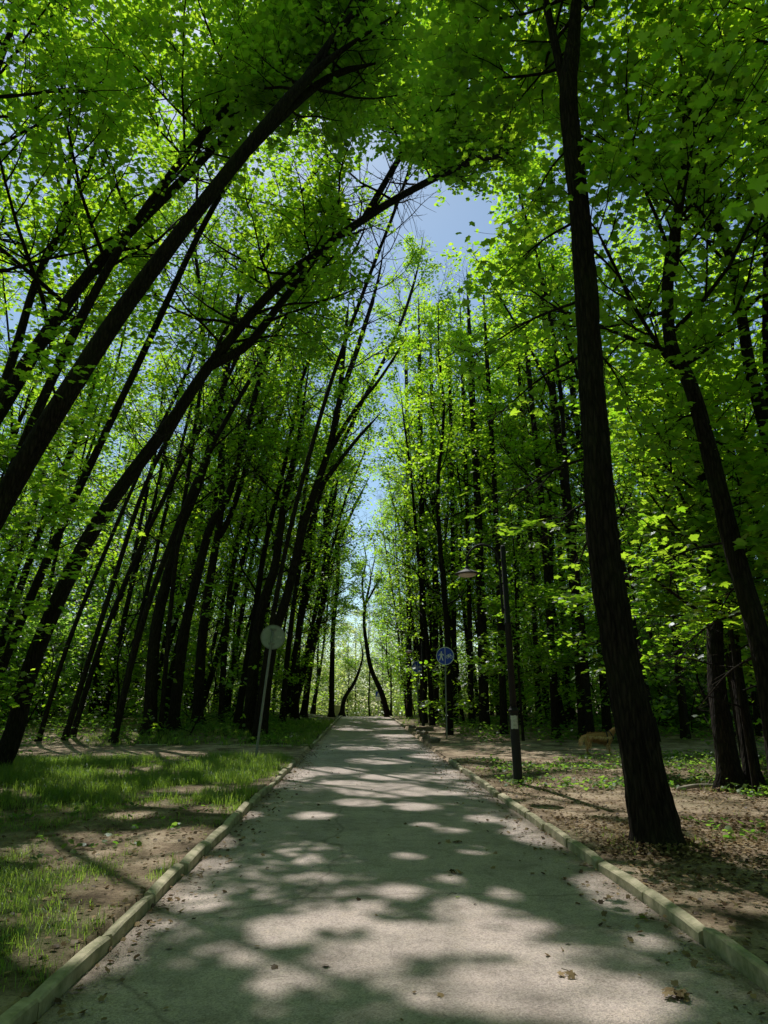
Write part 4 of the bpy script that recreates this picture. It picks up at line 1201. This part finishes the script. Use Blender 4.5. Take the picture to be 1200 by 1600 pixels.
def bar(bm, p, q, w_, y):
    d = Vector((q[0] - p[0], 0, q[1] - p[1])); d.normalize(); n_ = Vector((-d.z, 0, d.x)) * w_ / 2
    P_, Q_ = Vector((p[0], y, p[1])), Vector((q[0], y, q[1]))
    bm.faces.new([bm.verts.new(v) for v in (P_ - n_, Q_ - n_, Q_ + n_, P_ + n_)])
def cycle_sign(base, zc, rad, label, turn=0):
    r = empty('traffic_sign', base); tag(r, label, 'traffic sign', 'blue walking and cycling signs'); r.rotation_euler = (0, 0, turn)
    tube_obj('post', [(0, 0, -.2), (0, 0, zc * .5), (0, 0, zc + rad * .8)], [.027, .027], MAT['galv'], r, 12, 8)
    bm = bmesh.new(); disc(bm, rad, -.046, -.034, c=(0, zc)); pl = bm_obj('sign_plate', bm, MAT['blue'], r)
    bm = bmesh.new(); ring(bm, rad * .93, rad, -.049, c=(0, zc)); bm_obj('rim', bm, MAT['white'], pl)
    bm = bmesh.new(); bar(bm, (0, zc - rad * .93), (0, zc + rad * .93), rad * .05, -.0495); bm_obj('dividing_line', bm, MAT['white'], pl)
    # walking figure
    bm = bmesh.new(); s = rad; ox, oz = -.44 * s, zc; y = -.0495
    f = [bm.verts.new((ox + .02 * s + .085 * s * math.cos(t), y, oz + .42 * s + .095 * s * math.sin(t))) for t in np.linspace(0, 2 * math.pi, 14, endpoint=False)]; bm.faces.new(f)
    def poly(pts): bm.faces.new([bm.verts.new((ox + a_ * s, y - .0004, oz + b * s)) for a_, b in pts])
    poly([(-.11, .30), (.11, .30), (.13, -.08), (-.11, -.08)])
    poly([(-.11, .30), (-.11, .14), (-.26, -.02), (-.32, .05)])
    poly([(.11, .30), (.31, .10), (.26, .03), (.11, .15)])
    poly([(-.11, -.08), (.03, -.08), (-.13, -.5), (-.26, -.5)])
    poly([(.0, -.08), (.13, -.08), (.25, -.5), (.12, -.5)])
    bm_obj('walking_figure', bm, MAT['white'], pl)
    bm = bmesh.new(); ox = .46 * s; y = -.0495; w_ = .045 * s
    for cx in (-.2, .22): ring(bm, .125 * s, .175 * s, y, 20, (ox + cx * s, zc - .1 * s))
    A_, Bk, Sd, Hd, Fr, Re = (0.0, -.1), (0, 0), (-.1, .13), (.12, .16), (.22, -.1), (-.2, -.1)
    for i_, (p, q) in enumerate((((-.2, -.1), (.0, -.1)), ((.0, -.1), (.13, .12)), ((-.1, .12), (.13, .12)), ((-.2, -.1), (-.1, .14)), ((-.1, .12), (.0, -.1)), ((.22, -.1), (.12, .22)), ((.04, .22), (.2, .22)), ((-.17, .16), (-.04, .16)))):
        bar(bm, (ox + p[0] * s, zc + p[1] * s), (ox + q[0] * s, zc + q[1] * s), w_, y - .0003 * (i_ + 1))
    bm_obj('bicycle_figure', bm, MAT['white'], pl)
    for z in (zc - rad * .5, zc + rad * .45):
        bm = bmesh.new(); bm_box(bm, (-.06, -.033, z), (.06, .029, z + .03)); bm_obj('bracket', bm, MAT['galv'], pl)
    return r
g = ground_at(697, 27)
cycle_sign(g, at(700, 1025, 27).z - g.z, .335, 'larger and nearer blue round sign with walker and bicycle, right of the path', R(-6))
g = ground_at(653, 39)
cycle_sign(g, at(655, 1042, 39).z - g.z, .31, 'smaller and farther blue round sign with walker and bicycle, among the right trunks', R(-6))

# grey back of a round sign on a leaning post, left
g = ground_at(403, 18.2)
r = empty('traffic_sign', g); tag(r, 'round sign seen from its grey back on a leaning post in the left grass', 'traffic sign')
top = at(425, 995, 18.2)
Lp = (Vector(top) - Vector(g)).length
r.rotation_euler = (0, math.atan2(top.x - g.x, top.z - g.z), R(6))
tube_obj('post', [(0, 0, -.25), (0, 0, 1.5), (0, 0, Lp + .2)], [.03, .03], MAT['galv'], r, 14, 8)
bm = bmesh.new(); disc(bm, .31, .036, .048, c=(0.02, Lp)); pl = bm_obj('sign_plate', bm, MAT['sign_back'], r)
bm = bmesh.new(); ring(bm, .285, .312, .0335, c=(.02, Lp)); bm_obj('rim', bm, MAT['galv'], pl)
for z in (Lp - .17, Lp + .2):
    bm = bmesh.new(); bm_box(bm, (-.07, -.034, z - .018), (.09, .035, z + .018)); bm_obj('bracket', bm, MAT['galv'], pl)
bm = bmesh.new(); bm_box(bm, (.14, .0325, Lp - .01), (.25, .0355, Lp + .045)); bm_obj('sticker', bm, MAT['poster'], pl)

# far blue sign with a white plate, behind the curved tree
g = ground_at(591, 66)
r = empty('traffic_sign', g); tag(r, 'tiny far blue sign above a white plate, behind the bare curved tree', 'traffic sign')
zc = at(592, 1088, 66).z - g.z
tube_obj('post', [(0, 0, -.2), (0, 0, .8), (0, 0, zc + .3)], [.035, .035], MAT['galv'], r, 8, 6)
bm = bmesh.new(); bm_box(bm, (-.24, -.06, zc - .02), (.24, -.04, zc + .44)); pl = bm_obj('sign_plate', bm, MAT['blue'], r)
bm = bmesh.new(); bm.faces.new([bm.verts.new(v) for v in ((-.13, -.064, zc + .06), (.13, -.064, zc + .06), (0, -.064, zc + .34))]); bm_obj('symbol', bm, MAT['white'], pl)
bm = bmesh.new(); bm_box(bm, (-.24, -.06, zc - .38), (.24, -.04, zc - .05)); bm_obj('lower_plate', bm, MAT['white'], r)
# plain far pole
g = ground_at(611, 58.5)
r = empty('utility_pole', g); tag(r, 'thin plain dark pole just right of the bare curved tree', 'pole')
hp = at(611, 1042, 58.5).z - g.z
tube_obj('pole', [(0, 0, -.2), (0, 0, hp * .5), (0, 0, hp)], [.07, .05], MAT['black_paint'], r, 10, 8)
bm = bmesh.new(); bm_lathe(bm, [(.09, -.05), (.09, .9), (.065, .95)], 12); bm_obj('base', bm, MAT['black_paint'], r, True)

# cream utility cabinet
g = ground_at(527, 66)
r = empty('utility_cabinet', g, R(-8)); tag(r, 'cream metal cabinet at the far left end of the path', 'cabinet')
bm = bmesh.new(); bm_box(bm, (-.36, -.25, .08), (.36, .25, 1.12)); bmesh.ops.bevel(bm, geom=bm.edges[:], offset=.015, segments=2, affect='EDGES'); bm_obj('cabinet_body', bm, MAT['cream'], r)
bm = bmesh.new(); bm_box(bm, (-.40, -.29, 1.12), (.40, .29, 1.17)); bm_obj('lid', bm, MAT['cream'], r)
for s in (-1, 1):
    bm = bmesh.new(); bm_box(bm, (min(s * .01, s * .33), -.268, .14), (max(s * .01, s * .33), -.252, 1.06)); d_ = bm_obj('door', bm, MAT['cream'], r)
    bm = bmesh.new(); bm_box(bm, (s * .05 - .012, -.285, .55), (s * .05 + .012, -.27, .68)); bm_obj('handle', bm, MAT['galv'], d_)
bm = bmesh.new(); bm_box(bm, (-.38, -.27, -.2), (.38, .27, .08)); bm_obj('plinth', bm, MAT['stone'], r)

# small brick pier between the far right trunks
g = ground_at(640, 60)
r = empty('brick_pier', g); tag(r, 'low red brick pier glimpsed between far trunks right of the path', 'pier')
bm = bmesh.new()
for k in range(12):
    o_ = .004 * (k % 2)
    bm_box(bm, (-.24 + o_, -.24, k * .1), (.24 + o_, .24, k * .1 + .088))
bm_obj('masonry', bm, MAT['brick'], r)
bm = bmesh.new(); bm_box(bm, (-.29, -.29, 1.2), (.29, .29, 1.27)); bm_obj('capstone', bm, MAT['stone'], r)

# broken kerb stones where the crossing track meets the path on the right
def chunk(loc, size, seed, label, rz, tilt=0.0):
    size = tuple(v * .72 for v in size)
    rv = random.Random(seed)
    bm = bmesh.new(); bm_box(bm, (-size[0] / 2, -size[1] / 2, 0), (size[0] / 2, size[1] / 2, size[2]))
    bmesh.ops.subdivide_edges(bm, edges=bm.edges[:], cuts=2, use_grid_fill=True)
    for v in bm.verts:
        v.co += Vector((rv.uniform(-1, 1), rv.uniform(-1, 1), rv.uniform(-1, 1))) * min(size) * .1
    bmesh.ops.bevel(bm, geom=[e for e in bm.edges if e.calc_face_angle(0) > .8], offset=min(size) * .08, segments=1, affect='EDGES')
    o = bm_obj('kerb_stone', bm, MAT['old_stone'])
    o.location = (loc[0], loc[1], ground_z(loc[0], loc[1]) - .02); o.rotation_euler = (tilt, 0, rz)
    tag(o, label, 'stone', 'broken kerb stones at the right track')
    return o
chunk((2.5, 25.4), (.5, .3, .26), 1, 'pale tumbled kerb stone nearest the corner of the right track', .5, .2)
chunk((2.42, 27.2), (.6, .28, .24), 2, 'tilted broken kerb stone second from the right track corner', 1.3, -.25)
chunk((2.45, 28.9), (.45, .3, .3), 3, 'blocky broken kerb stone in the middle of the right-edge row', .9, .15)
chunk((2.38, 30.6), (.7, .25, .2), 4, 'long low broken kerb stone lying along the right edge', 1.5, .1)
chunk((2.9, 33.5), (1.1, .3, .24), 5, 'long flat kerb stone lying across the right verge below the far blue sign', .1, 0)
chunk((2.45, 35.5), (.7, .28, .2), 6, 'farthest broken kerb stone before the right kerb starts again', 1.2, .1)

# fallen leaves and twigs lying on the path
def fallen_spray(px, py, Y, seed, n_, size, label, mat='dry_leaf', curl=.35, cat='fallen leaves'):
    p = at(px, py, Y); x, y = p.x, p.y
    r = empty('fallen_twig', (x, y, path_z(y) + .014)); tag(r, label, cat)
    rng = np.random.default_rng(seed)
    a_ = rng.random() * 6.28
    L_ = size * 1.6
    st = [(-L_ * .5 * math.cos(a_), -L_ * .5 * math.sin(a_), .012), (0, 0, .02), (L_ * .5 * math.cos(a_ + .3), L_ * .5 * math.sin(a_ + .3), .01)]
    tube_obj('stem', st, [.003, .0015], MAT['twig'], r, 5, 8)
    for k in range(n_):
        C = np.array([[rng.normal(0, size * .45), rng.normal(0, size * .4), .010 + .003 * k]])
        me = leaf_mesh('leaf', C, size * rng.uniform(.8, 1.2), 'maple', rng, curl, .1, tint_c=np.array([.85 - .5 * (k % 3 == 2)]))
        link_mesh('leaf', me, MAT[mat], r)
def on_path(px, py):
    d = FWD + RGT * ((px - 600) / F_PX) + UPV * ((800 - py) / F_PX)
    t = -(H - .03) / d.z
    return d.y * t
for (px, py, sd_, n_, sz, lb, mt) in [(1062, 1552, 1, 8, .085, 'pale dried maple leaves on a twig at the lower right of the path', 'dry_leaf'),
                                (712, 1361, 2, 5, .08, 'dark withered leaf cluster in the shade at mid path', 'dry_leaf'),
                                (715, 1314, 3, 3, .09, 'small dark leaf scrap lying farther up the path', 'dry_leaf'),
                                (1012, 1436, 4, 1, .1, 'single green leaf lying near the right kerb', 'weed'),
                                (888, 1518, 5, 2, .08, 'small yellowish leaf scrap on the sunlit asphalt', 'dry_leaf'),
                                (706, 1396, 6, 1, .05, 'tiny green leaf beside the withered cluster', 'weed')]:
    fallen_spray(px, py, on_path(px, py), sd_, n_, sz, lb, mt)

# dead branch lying by the weeds on the right
g = ground_at(1085, 12.3)
r = empty('fallen_branch', g, R(20)); tag(r, 'dead pale branch lying by the weeds right of the massive trunk', 'branch')
b0 = tube_obj('limb', [(-.55, 0, .03), (-.1, .05, .06), (.4, -.03, .05), (.75, .06, .09)], [.035, .03, .015], MAT['stone'], r, 10, 14)
tube_obj('side_shoot', [(.1, .02, .06), (.3, .15, .12), (.5, .22, .13)], [.014, .006], MAT['twig'], r, 6, 8)

# ------------------------------------------------------------------ the dog on the crossing track
def skin_mesh(name, verts, edges, radii, mat, parent, sub=2, root=0):
    me = bpy.data.meshes.new(name)
    me.from_pydata(verts, edges, [])
    o = bpy.data.objects.new(name, me); COL.objects.link(o); o.parent = parent
    m = o.modifiers.new('skin', 'SKIN'); m.use_smooth_shade = True
    for i, rd in enumerate(radii):
        sv = me.skin_vertices[0].data[i]
        sv.radius = rd if isinstance(rd, tuple) else (rd, rd)
        sv.use_root = (i == root)
    s = o.modifiers.new('sub', 'SUBSURF'); s.levels = sub; s.render_levels = sub
    me.materials.append(mat)
    return o
def tuft_fur(name, pts, n_, ln, mat, parent, rng, down=1.0):
    """short locks of long hair hanging from a line of points"""
    V, Fc = [], []
    P = resample(pts, 40)
    for _ in range(n_):
        p = P[rng.integers(0, 40)] + rng.normal(0, 1, 3) * np.array([.02, .03, .012])
        l = ln * rng.uniform(.6, 1.2)
        d = np.array([rng.normal(-.25, .25), rng.normal(0, .25), -down]); d /= np.linalg.norm(d)
        s = np.array([rng.uniform(.004, .01), rng.normal(0, .006), 0])
        b = len(V); V += [p - s, p + s, p + d * l * .6 + s * .7, p + d * l]; Fc.append((b, b + 1, b + 2, b + 3))
    me = fast_mesh(name, np.array(V), np.array(Fc), 4)
    return link_mesh(name, me, mat, parent)
gd = ground_at(911, 19.9)
dog = empty('dog', gd); dog.scale = (.93, .93, .96); tag(dog, 'golden long-haired dog in a dark harness standing on the track behind the massive trunk', 'dog')
dv = []; de = []; dr = []
def dn(p, rad, parent_i=None):
    dv.append(p); dr.append(rad)
    if parent_i is not None: de.append((parent_i, len(dv) - 1))
    return len(dv) - 1
pel = dn((.10, 0, .50), (.115, .125))
loin = dn((.27, 0, .50), (.10, .11), pel)
rib = dn((.45, 0, .475), (.125, .145), loin)
chest = dn((.62, 0, .465), (.125, .155), rib)
sh = dn((.72, 0, .50), (.105, .125), chest)
nk = dn((.79, 0, .60), (.082, .09), sh)
hd = dn((.85, -.02, .685), (.075, .075), nk)
sk = dn((.90, -.04, .70), (.07, .066), hd)
mz = dn((.975, -.07, .665), (.038, .036), sk)
ns_ = dn((1.02, -.09, .66), (.028, .026), mz)
tl = dn((.02, 0, .53), .035, pel)
t2 = dn((-.06, .0, .50), .045, tl)
t3 = dn((-.12, .0, .43), .05, t2)
t4 = dn((-.13, .0, .33), .035, t3)
for s in (-1, 1):
    h1 = dn((.10 + s * .01, s * .085, .40), (.075, .085), pel)
    h2 = dn((.13 + s * .03, s * .09, .29), (.052, .06), h1)
    h3 = dn((.02 + s * .03, s * .09, .17), (.026, .03), h2)
    h4 = dn((.03 + s * .035, s * .09, .06), (.024, .026), h3)
    h5 = dn((.09 + s * .035, s * .09, .028), (.03, .024), h4)
    f1 = dn((.68, s * .085, .38), (.055, .06), chest)
    f2 = dn((.66 + s * .02, s * .085, .27), (.036, .04), f1)
    f3 = dn((.68 + s * .03, s * .085, .14), (.026, .028), f2)
    f4 = dn((.68 + s * .03, s * .085, .05), (.025, .025), f3)
    f5 = dn((.73 + s * .03, s * .085, .026), (.03, .023), f4)
body = skin_mesh('body', dv, de, dr, MAT['fur'], dog)
for s in (-1, 1):
    skin_mesh('ear', [(.865, -.03 + s * .062, .735), (.86, -.035 + s * .088, .69), (.868, -.04 + s * .086, .635)], [(0, 1), (1, 2)], [(.018, .03), (.016, .036), (.012, .022)], MAT['fur'], dog)
    bm = bmesh.new(); bmesh.ops.create_icosphere(bm, subdivisions=2, radius=.011, matrix=Matrix.Translation((.945, -.055 + s * .036, .712))); bm_obj('eye', bm, MAT['dark_eye'], dog, True)
bm = bmesh.new(); bmesh.ops.create_icosphere(bm, subdivisions=2, radius=.019, matrix=Matrix.Translation((1.04, -.098, .668))); bm_obj('nose', bm, MAT['dark_eye'], dog, True)
rng = np.random.default_rng(77)
tuft_fur('tail_fur', [(.0, 0, .53), (-.07, 0, .51), (-.13, 0, .44), (-.14, 0, .34)], 420, .13, MAT['fur_pale'], dog, rng, .8)
tuft_fur('belly_fur', [(.2, 0, .41), (.4, 0, .36), (.62, 0, .33), (.74, 0, .42)], 380, .07, MAT['fur'], dog, rng)
tuft_fur('breeches_fur', [(.02, 0, .47), (.03, .0, .38), (.06, 0, .30)], 300, .09, MAT['fur_pale'], dog, rng)
tuft_fur('coat', [(.06, 0, .60), (.25, 0, .61), (.45, 0, .61), (.66, 0, .61), (.78, 0, .68)], 500, .06, MAT['fur'], dog, rng, .35)
for s_ in (-1, 1):
    tuft_fur('flank_fur', [(.08, s_ * .10, .50), (.3, s_ * .10, .50), (.5, s_ * .12, .48), (.7, s_ * .11, .50)], 420, .075, MAT['fur_pale'] if s_ < 0 else MAT['fur'], dog, rng, .9)
    tuft_fur('leg_fur', [(.64, s_ * .085, .36), (.64, s_ * .085, .27), (.66, s_ * .09, .16)], 120, .05, MAT['fur_pale'], dog, rng, .9)
    tuft_fur('leg_fur', [(.10, s_ * .09, .38), (.10, s_ * .09, .28), (.04, s_ * .09, .2)], 160, .06, MAT['fur_pale'], dog, rng, .9)
def strap(name, cx, cz, ry, rz_, tiltx, w_=.018, y0=0):
    bm = bmesh.new(); seg = 28; ra, rb = [], []
    for k in range(seg):
        t = 2 * math.pi * k / seg
        for lst, dx in ((ra, -w_), (rb, w_)):
            lst.append(bm.verts.new((cx + dx + tiltx * math.sin(t), y0 + ry * math.cos(t), cz + rz_ * math.sin(t))))
    for k in range(seg): bm.faces.new((ra[k], ra[(k + 1) % seg], rb[(k + 1) % seg], rb[k]))
    return bm_obj(name, bm, MAT['harness'], dog, True)
strap('harness_girth', .60, .465, .142, .172, 0)
strap('harness_collar', .745, .535, .118, .118, -.06)
bm = bmesh.new(); bm_box(bm, (.59, -.015, .632), (.72, .015, .645)); bm_obj('harness_back_strap', bm, MAT['harness'], dog)

# ------------------------------------------------------------------ render settings
sc.view_settings.view_transform = 'Standard'
sc.view_settings.look = 'None'
sc.view_settings.exposure = 0
cy = sc.cycles
cy.max_bounces = 6; cy.diffuse_bounces = 5; cy.glossy_bounces = 1; cy.transmission_bounces = 2; cy.transparent_max_bounces = 4
cy.sample_clamp_indirect = 4
cy.caustics_reflective = False; cy.caustics_refractive = False
sc.render.use_persistent_data = False
print('BUILD', round(time.time() - T0, 1), 's objects', len(sc.objects))
